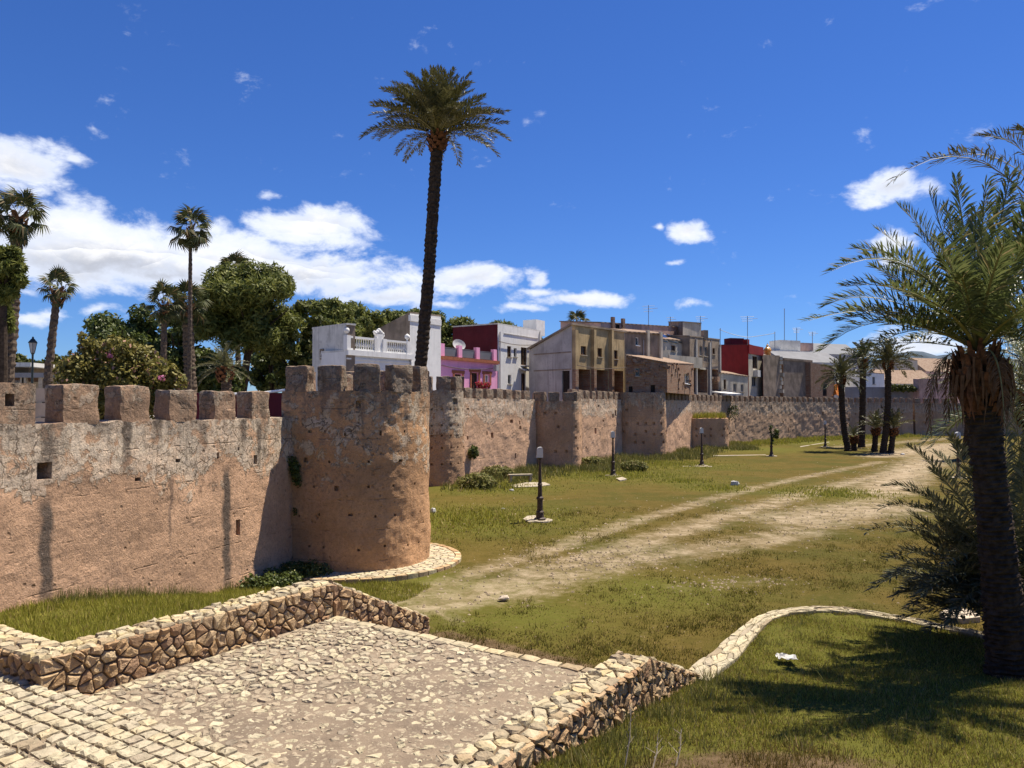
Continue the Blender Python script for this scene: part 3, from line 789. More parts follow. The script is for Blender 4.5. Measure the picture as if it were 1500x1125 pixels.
stretch('short earth rampart below the brick pillars of the ochre house', [(4.6, 60.3), (10.0, 70.4)], -.2, 5.3, (1.36, .9, .75, .45, .8), .2, 'earth_wall_mid', 10, .045, 2)
square_tower('tall dark rampart tower with a ruined brick house built on top', [(9.6, 74), (9.85, 70.1), (14.1, 70.6), (14.95, 75)], -.2, 5.95, 'earth_tower_mid', None, .25, 5.9)
stretch('short sunlit rampart below the brick house with white window', [(13.2, 71.6), (19.7, 84.6)], -.2, 5.3, (1.5, .85, .8, .45, .8), .25, 'earth_wall_mid', 6, .045, 3)
square_tower('low broken rampart tower with grass growing on its top', [(19.2, 87), (19.5, 84.1), (24.1, 85.6), (25.2, 91)], -.2, 3.35, 'earth_tower_mid', None, .25, 3.3)
stretch('far pitted rampart running past the cluster of slim palms', [(19.5, 84.9), (28, 97), (40, 109), (52, 118), (64, 123)], -.2, 5.3, (1.36, .84, .75, .45, .6), .3, 'earth_wall_far', 45, .06, 4)
stretch('farthest rampart closing the field behind the big palm', [(64.4, 123.1), (72, 123.2), (85, 119), (100, 112), (130, 98)], -.2, 5.2, (1.5, .9, .75, .45, .5), .6, 'earth_wall_far', 10, .12, 5)

# ------------------------------------------------------------------ foreground stonework
FACE = ['face_a', 'face_a', 'face_b']; CAP = ['cap_a', 'cap_b', 'cap_b']; PAV = ['paving_a', 'paving_b', 'paving_a', 'paving_c', 'paving_c']
ZP = 1.0
o = empty('paved_terrace', V3(PQ(2.6, 2.2), 0), 'stone paved landing between the two low rubble walls', None, None, 'structure')
MB().prism([PQ(-.02, 4.45), PQ(5.3, 4.45), PQ(5.3, 0), PQ(-.02, 0)], -.1, ZP - .012).build('slab', 'joint_dark', o)
nq = 70; vs = []; 
for j in range(nq + 1):
    for i in range(nq + 1):
        xy = PQ(.0 + 5.3 * i / nq, 4.44 - 4.43 * j / nq); q = Vector((xy.x, xy.y, 0))
        vs.append(Vector((xy.x, xy.y, ZP + .009 * fbm(q, 1.1, 3) + .016 * fbm(q, 6, 3))))
obj('mortar_bed', vs, [(j * (nq + 1) + i, j * (nq + 1) + i + 1, (j + 1) * (nq + 1) + i + 1, (j + 1) * (nq + 1) + i) for j in range(nq) for i in range(nq)], 'mortar', o)
def m_ter(a, b, hh):
    xy = PQ(a, b); q = Vector((xy.x, xy.y, 0))
    cover = .017 * sstep(a - .45 * (4.4 - b) + .9 * fbm(q, .7, 2), .2, 2.6)
    return V3(xy, ZP + hh + .012 * fbm(q, 9, 2) - (cover if hh > 0 else 0))
cl = cells([(0.04, .03), (5.25, .03), (5.25, 4.4), (.04, 4.4)], .15, .125, .5, 11, .12)
stones('paving_stone', cl, m_ter, PAV, o, .014, (.008, .028), -.03, .7, 3, 300, inset=.84, rough=.24)
cl = cells([(0.0, -.16), (5.28, -.16), (5.28, .05), (0, .05)], .34, .2, .2, 12)
stones('kerb_stone', cl, lambda a, b, hh: V3(PQ(a, b), ZP + hh), CAP, o, .01, (.02, .035), -.16, .3, 4)

o = empty('stone_steps', V3(PQ(0, 6), 0), 'broad cobbled steps rising out of the lower left corner', 'steps')
NS = 11
for k in range(NS):
    q0, q1, z = 4.42 + .36 * k, 4.42 + .36 * (k + 1), ZP + .135 * (k + 1)
    p0 = -4.2 if q0 > 4.75 else .02
    MB().prism([PQ(p0, 8.6), PQ(5.28, 8.6), PQ(5.28, q0 + .02), PQ(p0, q0 + .02)], z - .3, z - .01).build('step', 'mortar', o)
    if k < 9:
        hi = 4.5
        lo = max(p0, -2.6 if k < 4 else (0 if k < 6 else 2))
        cl = cells([(lo, q0 - .03), (hi, q0 - .03), (hi, q0 + .155), (lo, q0 + .155)], .17, .2, .48, 40 + k) + cells([(lo, q0 + .175), (hi, q0 + .175), (hi, q1 - .055), (lo, q1 - .055)], .12, .08, .5, 140 + k, .2)
        stones('cobble', cl, (lambda zt: lambda a, b, hh: V3(PQ(a, b), zt + hh + .01 * fbm((a * 3, b * 3, zt), 3, 2)))(z), ['paving_a', 'paving_b', 'cap_b', 'paving_b'], o, .010, (.010, .036), -.12, .55, 50 + k, 72, rough=.3)
o = empty('stone_steps', V3(PQ(2.6, -1.3), 0), 'short flight of steps leading down from the paved landing to the field', 'steps')
for k in range(6): MB().prism([PQ(.02, -.42 * k - .05), PQ(5.28, -.42 * k - .05), PQ(5.28, -.42 * (k + 1)), PQ(.02, -.42 * (k + 1))], -.1, ZP - .16 * (k + 1)).build('step', 'mortar', o)

def parapet(label, p0, p1, q_hi, q_pk, z_pk, q_end, z_end, zb, face_side, faces, seed, z_hi=None, zb_end=0.0):
    """low rubble wall along the landing: level cap from q_hi to q_pk, then falling to q_end"""
    z_hi = z_pk if z_hi is None else z_hi
    o = empty('rubble_wall', V3(PQ((p0 + p1) / 2, q_pk), 0), label, 'wall', 'low rubble walls by the landing')
    def top(q): return z_hi + (z_pk - z_hi) * (q_hi - q) / (q_hi - q_pk) if q >= q_pk else z_pk + (z_end - z_pk) * (q_pk - q) / (q_pk - q_end)
    i_ = .035
    qs = [q_hi - .03, q_pk, q_end + .04]; vs = []
    for q in qs:
        for p in (p0 + i_, p1 - i_): vs += [V3(PQ(p, q), zb - .4), V3(PQ(p, q), top(q) - .05)]
    fs = []
    for k in (0, 4): fs += [(k, k + 4, k + 5, k + 1), (k + 2, k + 3, k + 7, k + 6), (k + 1, k + 5, k + 7, k + 3)]
    fs += [(0, 1, 3, 2), (8, 10, 11, 9)]
    obj('core', vs, fs, 'joint_dark', o)
    lim = 290
    for (dom, sd) in faces:
        pf, sg = (p1, 1) if face_side > 0 else (p0, -1)
        cl = cells(dom, .165, .13, .48, sd, .16)
        stones('stone', cl, lambda a, b, hh: V3(PQ(pf + sg * (hh - .035), a), b), FACE, o, .010, (.02, .06), -.06, .45, sd, lim, inset=.76)
    # cap: a coping of flat stones, standing a little over the faces
    def m_cap(q, w, hh): return V3(PQ(p0 + .015 + w, q), top(q) + hh - .045 + .012 * fbm((q * 2, w * 2, seed), 3, 2))
    wd = p1 - p0 - .03
    for (qa, qb, sd) in ((q_pk, q_hi, seed + 5), (q_end, q_pk, seed + 6)):
        cl = cells([(qa, 0), (qb, 0), (qb, wd), (qa, wd)], .17, wd / 3.6, .5, sd, .2)
        stones('coping_stone', cl, m_cap, CAP, o, .008, (.03, .06), -.05, .4, sd, 190, inset=.82, rough=.18)
    # stones of the low end face
    ze = z_end
    cl = cells([(p0, zb_end), (p1, zb_end), (p1, ze - .04), (p0, ze - .04)], .17, .13, .35, seed + 9)
    stones('stone', cl, lambda a, b, hh: V3(PQ(a, q_end + .02 - hh), b), FACE, o, .012, (.02, .06), -.06, .4, seed + 9, inset=.66)
    return o
Q1, QE1 = 4.8, -2.74
w1 = parapet('low rubble wall with pale coping running left of the paved landing', -.52, 0, Q1, -.08, 1.62, QE1, .42, .0, 1,
        [([(-.08, ZP - .1), (Q1, ZP - .1), (Q1, 1.60), (-.08, 1.60)], 21), ([(QE1, -.05), (-.08, .0), (-.08, 1.60), (QE1, .40)], 22)], 60)
# its return to the left, at the foot of the upper steps
b = MB().prism([PQ(-4.5, Q1 - .02), PQ(-.49, Q1 - .02), PQ(-.49, Q1 - .5), PQ(-4.5, Q1 - .5)], .3, 1.54); b.build('core', 'joint_dark', w1)
cl = cells([(-4.4, .85), (0, .85), (0, 1.57), (-4.4, 1.57)], .165, .13, .48, 26, .16)
stones('stone', cl, lambda a, b_, hh: V3(PQ(a, Q1 + hh - .03), b_), FACE, w1, .015, (.02, .06), -.06, .45, 27, 150, inset=.76)
cl = cells([(-4.4, 0), (-.5, 0), (-.5, .54), (-4.4, .54)], .23, .18, .3, 28)
stones('coping_stone', cl, lambda a, b_, hh: V3(PQ(a, Q1 - .015 - b_), 1.53 + hh), CAP, w1, .012, (.05, .068), -.12, .25, 29, 60, inset=.84)
parapet('low rubble wall falling to the lawn along the right of the paved landing', 5.29, 5.81, 8.0, -.37, 1.25, -2.45, .42, .2, 1,
        [([(-.37, .55), (2.2, .65), (4.6, .8), (4.6, 1.27), (-.37, 1.235)], 31), ([(-2.45, .2), (-.37, .5), (-.37, 1.235), (-2.45, .40)], 32)], 70, 1.30, .2)

# kerb round the lawn
o = empty('lawn_kerb', V3(KERB[0], 0), 'curved pale stone kerb round the raised lawn', 'kerb')
pK = Path(KERB)
def m_kerb(s, w, hh):
    c, n, _ = pK.at(s); hw = .23 - .07 * sstep(s, 1.5, 5)
    c2 = c + n * (w * hw)
    return V3(c2, .34 + hh + .07 * (1 - sstep(s, 0, 2)) + .01 * fbm((s * 3, w, 0), 2, 2))
vs = []; n_ = 60
for i in range(n_ + 1):
    s = pK.L[-1] * i / n_
    for w, z in ((-.95, -.5), (-.95, -.01), (.95, -.01), (.95, -.5)): vs.append(m_kerb(s, w, z) if z > -.1 else V3(m_kerb(s, w, 0), -.1))
obj('core', vs, [(i * 4 + k, i * 4 + 4 + k, i * 4 + 5 + k, i * 4 + 1 + k) for i in range(n_) for k in range(3)], 'mortar', o)
cl = cells([(0, -1), (pK.L[-1], -1), (pK.L[-1], 1), (0, 1)], .2, .95, .3, 81)
stones('kerb_stone', cl, m_kerb, ['cap_b', 'paving_b', 'paving_a'], o, .006, (.02, .045), -.25, .4, 82, 200, inset=.8)
# paved skirt round the big tower
o = empty('tower_skirt', V3(T1c, 0), 'pale paved skirt curving round the foot of the big tower', 'paving')
a0, a1 = ang0 - .25, ang0 + math.pi * .95
def m_ring(s, r, hh):
    a = a0 + s / 2.7; c = Vector((math.cos(a), math.sin(a))) * r
    return V3(T1c + c, .10 + hh)
ro = 3.12
vs = []; n_ = 60
for i in range(n_ + 1):
    s = (a1 - a0) * 2.7 * i / n_
    vs += [m_ring(s, 1.95, -.02), m_ring(s, ro - .04, -.02), m_ring(s, ro, -.28)]
obj('bed', vs, [(i * 3 + k, i * 3 + 3 + k, i * 3 + 4 + k, i * 3 + 1 + k) for i in range(n_) for k in range(2)], 'mortar', o)
cl = cells([(0, 2.1), ((a1 - a0) * 2.7, 2.1), ((a1 - a0) * 2.7, ro - .2), (0, ro - .2)], .24, .2, .4, 83)
stones('paving_stone', cl, m_ring, ['paving_a', 'cap_b', 'paving_b'], o, .012, (.008, .02), -.05, .4, 84, 200, inset=.84)
cl = cells([(0, ro - .2), ((a1 - a0) * 2.7, ro - .2), ((a1 - a0) * 2.7, ro), (0, ro)], .3, .2, .2, 85)
stones('edge_stone', cl, m_ring, ['face_a', 'cap_a'], o, .01, (.012, .03), -.22, .3, 86, 90, inset=.84)
# ------------------------------------------------------------------ palms
UP = Vector((0, 0, 1))
def bez(p0, p1, p2, t): return p0 * (1 - t) ** 2 + p1 * (2 * t * (1 - t)) + p2 * t * t
def frond_geo(p0, p1, p2, n, ll, lw, seed, vee=.45, droop=.18, rr=.022, t0=.16, upref=UP):
    """pinnate leaf: tapered rachis and two rows of folded leaflets"""
    r2 = random.Random(seed); V = []; Fc = []; k_ = 10
    prev = None
    for i in range(k_ + 1):
        t = i / k_; p = bez(p0, p1, p2, t); tg = ((p1 - p0) * (1 - t) + (p2 - p1) * t).normalized()
        s = tg.cross(upref); s = s.normalized() if s.length > .05 else Vector((1, 0, 0)); u = s.cross(tg)
        r = rr * (1 - .85 * t) + .003
        V += [p + s * r, p + u * r * .7, p - s * r]
        if i: Fc += [(3 * i - 3 + a, 3 * i + a, 3 * i + (a + 1) % 3, 3 * i - 3 + (a + 1) % 3) for a in range(3)]
    nr = len(Fc)
    for i in range(n):
        x = i / (n - 1); t = t0 + (1 - t0) * x ** .92
        p = bez(p0, p1, p2, t); tg = ((p1 - p0) * (1 - t) + (p2 - p1) * t).normalized()
        s = tg.cross(upref); s = s.normalized() if s.length > .05 else Vector((1, 0, 0)); u = s.cross(tg)
        L = ll * (.35 + .65 * math.sin(math.pi * min(1, .12 + .78 * x)) ** .8) * (1 - .35 * x)
        sw = rad(62 - 34 * x)
        for sg in (-1, 1):
            a = sw + r2.uniform(-.26, .26); v_ = vee + r2.uniform(-.32, .32)
            dr = (tg * math.cos(a) + s * (sg * math.sin(a))) * math.cos(v_) + u * math.sin(v_)
            l = L * r2.uniform(.82, 1.1); w = lw * r2.uniform(.8, 1.15)
            m = p + dr * l * .5; e = p + dr * l + Vector((0, 0, -droop * l * r2.uniform(.5, 1.5)))
            ax = dr.cross(u).normalized() * w * .5
            k = len(V); V += [p, m - ax, e, m + ax]; Fc.append((k, k + 1, k + 2, k + 3))
    return V, Fc, nr
def frond_mesh(name, p0, p1, p2, n, ll, lw, seed, mat, **kw):
    V, Fc, nr = frond_geo(p0, p1, p2, n, ll, lw, seed, **kw)
    me = mesh(name, V, Fc, mat); me.materials.append(MATS['rachis'])
    me.polygons.foreach_set('material_index', [1] * nr + [0] * (len(Fc) - nr)); return me
TPL = {}
def frond_templates(mat, n, lw):
    k = (mat, n)
    if k not in TPL:
        TPL[k] = [frond_mesh('frond', Vector((0, 0, 0)), Vector((1.45, (i % 3 - 1) * .1, .55 - .06 * i)), Vector((2.7 - .08 * i, (i % 3 - 1) * .3, .05 - .2 * i)), n, .52, lw, i * 3 + 1, mat) for i in range(4)]
    return TPL[k]
def trunk(o, pts, radii, mat, n=12, jit=.08, name='trunk', seed=1, rings=None):
    pts = [Vector(p) for p in pts]
    if rings:   # knobbly leaf-base rings
        P2, R2 = [], []
        tot = sum((b - a).length for a, b in zip(pts, pts[1:])); m_ = max(6, int(tot / rings))
        acc_ = [0]
        for a, b in zip(pts, pts[1:]): acc_.append(acc_[-1] + (b - a).length)
        for i in range(m_ * 2 + 1):
            s = tot * i / (m_ * 2)
            for q in range(len(pts) - 1):
                if s <= acc_[q + 1] + 1e-6: break
            t = (s - acc_[q]) / (acc_[q + 1] - acc_[q])
            P2.append(pts[q].lerp(pts[q + 1], t)); R2.append((radii[q] * (1 - t) + radii[q + 1] * t) * (1.07 if i % 2 else .96))
        pts, radii = P2, R2
    return MB().tube(pts, list(radii), n, True, jit, seed).build(name, mat, o)
def frond_at(o, me, c, az, el, roll, sc):
    M_ = Matrix.Rotation(az, 4, 'Z') @ Matrix.Rotation(-el, 4, 'Y') @ Matrix.Rotation(roll, 4, 'X')
    q = link('frond', me, o, Vector(c) - Vector(o.location)); q.rotation_euler = M_.to_euler(); q.scale = (sc,) * 3
    return q
def boots(o, c, r, h, n, seed, mat='boots', sz=.12):
    r2 = random.Random(seed); b = MB()
    for i in range(n):
        a = i * 2.4; f = i / n; z = c[2] - h * f
        R_ = r * (1 - .35 * abs(f - .4)); p = Vector((c[0] + math.cos(a) * R_, c[1] + math.sin(a) * R_, z))
        out = Vector((math.cos(a), math.sin(a), 0)); side = Vector((-out.y, out.x, 0)); w = sz * r2.uniform(.7, 1.3); l = sz * r2.uniform(1.5, 3)
        tip = p + out * l * .45 + UP * l * r2.uniform(.5, .9)
        b.add([p - side * w, p + side * w, tip + side * w * .45, tip - side * w * .45, p - out * w], [(0, 1, 2, 3), (0, 3, 4), (1, 4, 2), (3, 2, 4)])
    return b.build('leaf_bases', mat, o)
def date_palm(label, base, crown, r0, nf, L, mat='leaf_date', bark='bark_dark', seed=1, group=None, npair=34, lw=.035, el0=82, el1=-25, bend=.15, core=None):
    base, crown = Vector(base), Vector(crown); r2 = random.Random(seed)
    o = empty('date_palm', base, label, 'palm tree', group)
    mid = base.lerp(crown, .55) + Vector((bend, 0, 0))
    if (crown - base).length > .8:
        trunk(o, [base - UP * .2, base + UP * .25, base.lerp(mid, .5) + Vector((bend * .3, 0, 0)), mid, crown], [r0 * 1.45, r0 * 1.1, r0 * 1.02, r0, r0 * 1.0], bark, 12, .09, seed=seed, rings=.22)
        boots(o, crown, r0 * 1.5, min(1.3, .9 * r0 * 3.2), 34, seed, sz=r0 * .55)
    T = frond_templates(mat, npair, lw)
    for i in range(nf):
        f = i / nf; el_ = rad(el0 + (el1 - el0) * f ** .85) + r2.uniform(-.12, .12)
        frond_at(o, T[min(3, int(f * 4)) if r2.random() < .8 else r2.randrange(4)], crown + UP * .05 * (1 - f), i * 2.39996 + r2.uniform(-.25, .25), el_, r2.uniform(-.5, .5), L / 3 * r2.uniform(.85, 1.1) * (1 - .22 * max(0, math.sin(el_))))
    return o
# the tall one by the tower
date_palm('very tall slim date palm rising alone behind the big round tower', (-4.3, 33, 2.9), P3(641, 200, 33), .255, 104, 3.65, 'leaf_date', 'bark_dark', 3, None, 56, .05, 78, 4, .12)
# cluster on the field
fg = 'slim date palms clustered on the field'
c = G(1242, 661); date_palm('slim date palm on the left of the cluster out on the field', c, P3(1232, 553, c.y), .30, 56, 3.0, 'leaf_date', 'bark_dark', 5, fg, 26, .10, bend=-.2)
c = G(1262, 655); date_palm('straight date palm standing furthest back in the field cluster', c, P3(1264, 528, c.y), .34, 56, 3.3, 'leaf_date_dark', 'bark_dark', 6, fg, 26, .10, bend=.05)
c = G(1294, 663); date_palm('leaning date palm with upright crown on the right of the field cluster', c, P3(1301, 530, c.y), .30, 56, 3.5, 'leaf_date', 'bark_dark', 7, fg, 26, .10, 86, -20, bend=.2)
for (u, v, uc, vc, n, L, lb, sd) in ((1281, 661, 1283, 628, 26, 2.6, 'young bushy palm at the left foot of the leaning palm', 8), (1305, 663, 1309, 628, 26, 2.7, 'young bushy palm at the right foot of the leaning palm', 9), (1251, 660, 1251, 640, 20, 1.7, 'low tuft of palm fronds at the foot of the left cluster palm', 10)):
    c = G(u, v); date_palm(lb, c, P3(uc, vc, c.y), .28, n, L, 'leaf_date', 'bark_dark', sd, 'young palms in the field cluster', 22, .10, 85, 15, bend=0)
date_palm('date palm half hidden behind the big right palm trunk', G(1418, 668), P3(1424, 545, 68), .5, 34, 3.6, 'leaf_date_dark', 'bark_dark', 12, None, 24, .05)
date_palm('short date palm with fresh green fronds at the right edge', G(1500, 720), P3(1512, 545, 42), .4, 40, 4.2, 'leaf_date', 'bark_dark', 13, None, 30, .045)
date_palm('stocky date palm close to the right edge behind the bushy palm', (14.6, 21.5, 0), (14.7, 21.5, 5.0), .35, 44, 3.6, 'leaf_date_right', 'bark_dark', 14, None, 40, .035)

# the big palm at the right, frond by frond
YB = 12.6
o = empty('date_palm', V3(at(1476, YB), ground_z(8.1, YB)), 'big date palm with hanging brown leaf bases in the right foreground', 'palm tree')
bz = o.location.z
tp_ = [P3(1480, 1015, YB), P3(1477, 965, YB), P3(1466, 850, YB), P3(1450, 700, YB), P3(1441, 610, YB), P3(1434, 520, YB)]
trunk(o, tp_, [.42, .31, .27, .24, .25, .26], 'bark_dark', 20, .10, rings=.075)
CB = P3(1432, 515, YB)
r2 = random.Random(4)
b = MB()
for i in range(170):    # old leaf bases, hugging the stem below the crown
    a = i * 2.4 + r2.uniform(-.2, .2); f = (i / 170) ** .9; z = CB.z - .02 - 1.05 * f
    cx = CB.x + (P3(1441, 610, YB).x - CB.x) * min(1, f * 1.1); R_ = .265 + .11 * math.sin(math.pi * min(1, f * 1.05))
    out = Vector((math.cos(a), math.sin(a), 0)); side = Vector((-out.y, out.x, 0)); p = Vector((cx, YB, z)) + out * R_
    w = r2.uniform(.035, .065); l = r2.uniform(.12, .30)
    tip = p + out * l * .32 + UP * l
    b.add([p - side * w, p + side * w, tip + side * w * .5, tip - side * w * .5, p - out * .06], [(0, 1, 2, 3), (0, 3, 4), (1, 4, 2), (3, 2, 4)])
b.build('leaf_bases', 'boots', o)
for i in range(90):     # dead sheaths and stalks hanging down
    a = i * 2.4; f = r2.random(); out = Vector((math.cos(a), math.sin(a), 0)); side = Vector((-out.y, out.x, 0))
    p = Vector((CB.x + .02, YB, CB.z - .12 - .35 * f)) + out * r2.uniform(.24, .34)
    l = r2.uniform(.3, .85); w = r2.uniform(.012, .032); k = out * r2.uniform(.04, .13)
    q1 = p + k + UP * .03; q2 = p + k * 1.5 - UP * l * .5; q3 = p + k * 1.2 - UP * l + side * r2.uniform(-.08, .08)
    vs = [p - side * w, p + side * w, q1 + side * w * 1.4, q1 - side * w * 1.4, q2 + side * w * 1.1, q2 - side * w * 1.1, q3 + side * w * .2, q3 - side * w * .3, q2 + out * w * .8, q1 + out * w]
    obj('dead_sheath', vs, [(0, 1, 2, 3), (3, 2, 4, 5), (5, 4, 6, 7), (3, 9, 8, 5), (9, 2, 4, 8)], 'dead_leaf' if i % 3 else 'boots', o)
FR = [  # control point and tip in the photo, tip depth
    ((1330, 425), (1184, 470), 10.2), ((1300, 405), (1210, 447), 11.3), ((1345, 330), (1219, 397), 9.8), ((1375, 395), (1286, 337), 11.6), ((1290, 430), (1206, 512), 11.2),
    ((1398, 390), (1361, 282), 10.0), ((1420, 380), (1400, 262), 11.4), ((1434, 380), (1444, 268), 9.6), ((1450, 390), (1480, 255), 10.8), ((1470, 380), (1520, 285), 9.7),
    ((1475, 400), (1560, 320), 11.4), ((1490, 430), (1600, 390), 10.0), ((1500, 440), (1610, 470), 11.5), ((1480, 460), (1580, 560), 9.6), ((1500, 450), (1590, 520), 8.6),
    ((1420, 430), (1370, 350), 8.6), ((1440, 430), (1470, 360), 8.4), ((1400, 440), (1300, 420), 8.4), ((1380, 450), (1290, 470), 12.4), ((1410, 440), (1330, 395), 12.8),
    ((1445, 440), (1500, 400), 12.8), ((1460, 450), (1540, 460), 12.8), ((1400, 470), (1330, 500), 13.0), ((1430, 400), (1425, 330), 12.6), ((1425, 420), (1430, 310), 11.0), ((1460, 470), (1530, 440), 8.2), ((1440, 400), (1465, 300), 11.8), ((1415, 400), (1385, 305), 10.6), ((1340, 400), (1240, 420), 10.9), ((1330, 440), (1230, 470), 10.6), ((1360, 370), (1255, 365), 11.0), ((1385, 360), (1320, 305), 10.8), ((1350, 450), (1260, 520), 9.8), ((1500, 410), (1590, 360), 10.6), ((1490, 380), (1540, 260), 10.5)]
for i, (cp, tp2, yt) in enumerate(FR):
    yt += YB - 10.4; p2 = P3(tp2[0], tp2[1], yt); p1 = P3(cp[0], cp[1], (YB + yt) / 2)
    me = frond_mesh('frond', CB - o.location, p1 - o.location, p2 - o.location, 66, .54, .034, 100 + i, 'leaf_date_right', vee=.4, droop=.12, rr=.03, t0=.2, upref=Vector((0, -.55, .85)) if abs(tp2[0] - 1432) < 90 else UP)
    link('frond', me, o)
for i in range(20):     # the rest of the crown
    a = i * 2.39996 + .4; el_ = rad(80 - 66 * (i / 20)); L_ = r2.uniform(1.9, 2.5)
    dv = Vector((math.cos(a) * math.cos(el_), math.sin(a) * math.cos(el_), math.sin(el_))); hz = Vector((dv.x, dv.y, 0)).normalized()
    me = frond_mesh('frond', CB - o.location, CB + dv * L_ * .55 - o.location, CB + dv * L_ * .85 + hz * .35 - UP * .35 * math.cos(el_) - o.location, 60, .52, .034, 400 + i, 'leaf_date_right', vee=.4, droop=.15, rr=.028, t0=.2)
    link('frond', me, o)
for i in range(6):      # spent fronds hanging against the stem
    a = i * 2.39996 + 2.2; dv = Vector((math.cos(a), math.sin(a), 0)); L_ = r2.uniform(.9, 1.5)
    me = frond_mesh('dead_frond', CB + dv * .15 - o.location, CB + dv * .75 + UP * .15 - o.location, CB + dv * .8 - UP * L_ - o.location, 34, .3, .022, 440 + i, 'dead_leaf', vee=.1, droop=.5, rr=.02, t0=.3)
    link('dead_frond', me, o)
# tree beyond the right edge whose fronds reach into the picture
YC = 15.5
o = empty('date_palm', V3(at(1625, YC), .2), 'taller date palm beyond the right edge with fronds arching into the sky', 'palm tree')
CC = P3(1580, 400, YC)
trunk(o, [V3(at(1625, YC), .2), V3(at(1605, YC), 3), CC], [.36, .28, .28], 'bark_dark', 14, .1, rings=.1)
for i, (cp, tp2, yt) in enumerate([((1450, 150), (1306, 266), 11.6), ((1530, 190), (1437, 200), 12.6), ((1500, 175), (1370, 240), 13.4), ((1560, 200), (1490, 190), 11.2), ((1510, 240), (1420, 330), 13.2), ((1580, 180), (1530, 150), 12.8), ((1620, 200), (1680, 180), 12), ((1600, 150), (1560, 90), 12), ((1700, 200), (1800, 220), 12), ((1720, 280), (1850, 380), 11.5), ((1560, 290), (1480, 420), 13), ((1690, 330), (1780, 500), 12), ((1640, 250), (1660, 120), 13.5), ((1590, 250), (1505, 200), 14), ((1560, 250), (1490, 330), 10.5)]):
    me = frond_mesh('frond', CC - o.location, P3(*cp, (YC + yt + 3.5) / 2) - o.location, P3(*tp2, yt + 3.5) - o.location, 64, .62, .036, 160 + i, 'leaf_date_dark', vee=.35, droop=.2, rr=.03, t0=.2)
    link('frond', me, o)
# the dark bushy palm at its foot
def bushy(label, bp, fr, seed, mat='leaf_date_dark', ll=.46, npair=62):
    o = empty('bushy_palm', bp, label, 'palm shrub')
    trunk(o, [Vector(bp) - UP * .15, Vector(bp) + UP * .5, Vector(bp) + UP * .75], [.25, .2, .1], 'bark_dark', 10, .1)
    c0 = Vector(bp) + UP * .65
    for i, f_ in enumerate(fr):
        q1, q2 = f_ if len(f_) == 2 else (P3(*f_[0], (bp[1] + f_[2]) / 2), P3(*f_[1], f_[2]))
        me = frond_mesh('frond', c0 - o.location, q1 - o.location, q2 - o.location, npair, ll, .036, seed + i, mat, vee=.4, droop=.14, rr=.018, t0=.18)
        link('frond', me, o)
bb = Vector((9.5, 14.6, .25))
fr = [((1390, 740), (1268, 780), 12.0), ((1385, 790), (1278, 862), 12.2), ((1380, 700), (1300, 712), 13.6), ((1400, 690), (1330, 655), 13.0), ((1420, 680), (1392, 640), 12.4), ((1400, 780), (1296, 820), 11.4),
      ((1420, 810), (1330, 890), 12.6), ((1430, 820), (1392, 915), 11.8), ((1440, 700), (1440, 610), 13.4), ((1460, 690), (1480, 590), 12.6), ((1490, 690), (1530, 600), 12.0), ((1510, 740), (1600, 690), 12.2),
      ((1420, 740), (1340, 745), 11.2), ((1410, 760), (1320, 780), 14.0), ((1470, 740), (1465, 800), 10.9), ((1440, 770), (1385, 830), 11.0), ((1500, 780), (1580, 860), 11.6), ((1520, 760), (1620, 780), 13.4),
      ((1390, 715), (1290, 745), 12.6), ((1405, 770), (1300, 850), 13.4), ((1420, 720), (1365, 690), 11.7), ((1450, 720), (1420, 690), 11.0), ((1430, 800), (1352, 868), 11.5), ((1460, 690), (1455, 650), 14.2), ((1430, 700), (1370, 665), 14.2),
      ((1405, 800), (1310, 875), 12.9), ((1440, 790), (1400, 850), 12.9), ((1450, 800), (1430, 890), 12.2), ((1415, 735), (1330, 720), 12.1), ((1480, 800), (1500, 900), 11.4)]
r3 = random.Random(12)
for i in range(80):
    a = rad(140 + 170 * r3.random()) if i < 66 else rad(360 * r3.random()); el_ = rad(r3.uniform(2, 62)); L_ = r3.uniform(1.6, 2.75)
    q0 = bb + UP * .7; dv = Vector((math.cos(a) * math.cos(el_), math.sin(a) * math.cos(el_) * .75, math.sin(el_)))
    q1 = q0 + dv * L_ * .55; q2 = q0 + dv * L_ + UP * (-.45 * math.cos(el_))
    fr.append((q1, q2))
fr = [f_ if len(f_) == 2 else (f_[0], f_[1], f_[2] + 1.6) for f_ in fr]
bushy('dark bushy young palm spreading behind the big palm trunk', bb, fr, 300)
fr = [((1500, 660), (1480, 570), 16), ((1490, 690), (1440, 650), 16.4), ((1520, 650), (1530, 560), 17), ((1540, 670), (1600, 610), 16), ((1500, 680), (1465, 610), 17.4), ((1500, 700), (1450, 720), 15.4), ((1520, 640), (1500, 540), 16.6), ((1540, 700), (1610, 720), 17)]
bushy('young palm with upright fronds at the right edge', Vector((11.2, 16.8, .0)), fr, 360, 'leaf_date', .45)

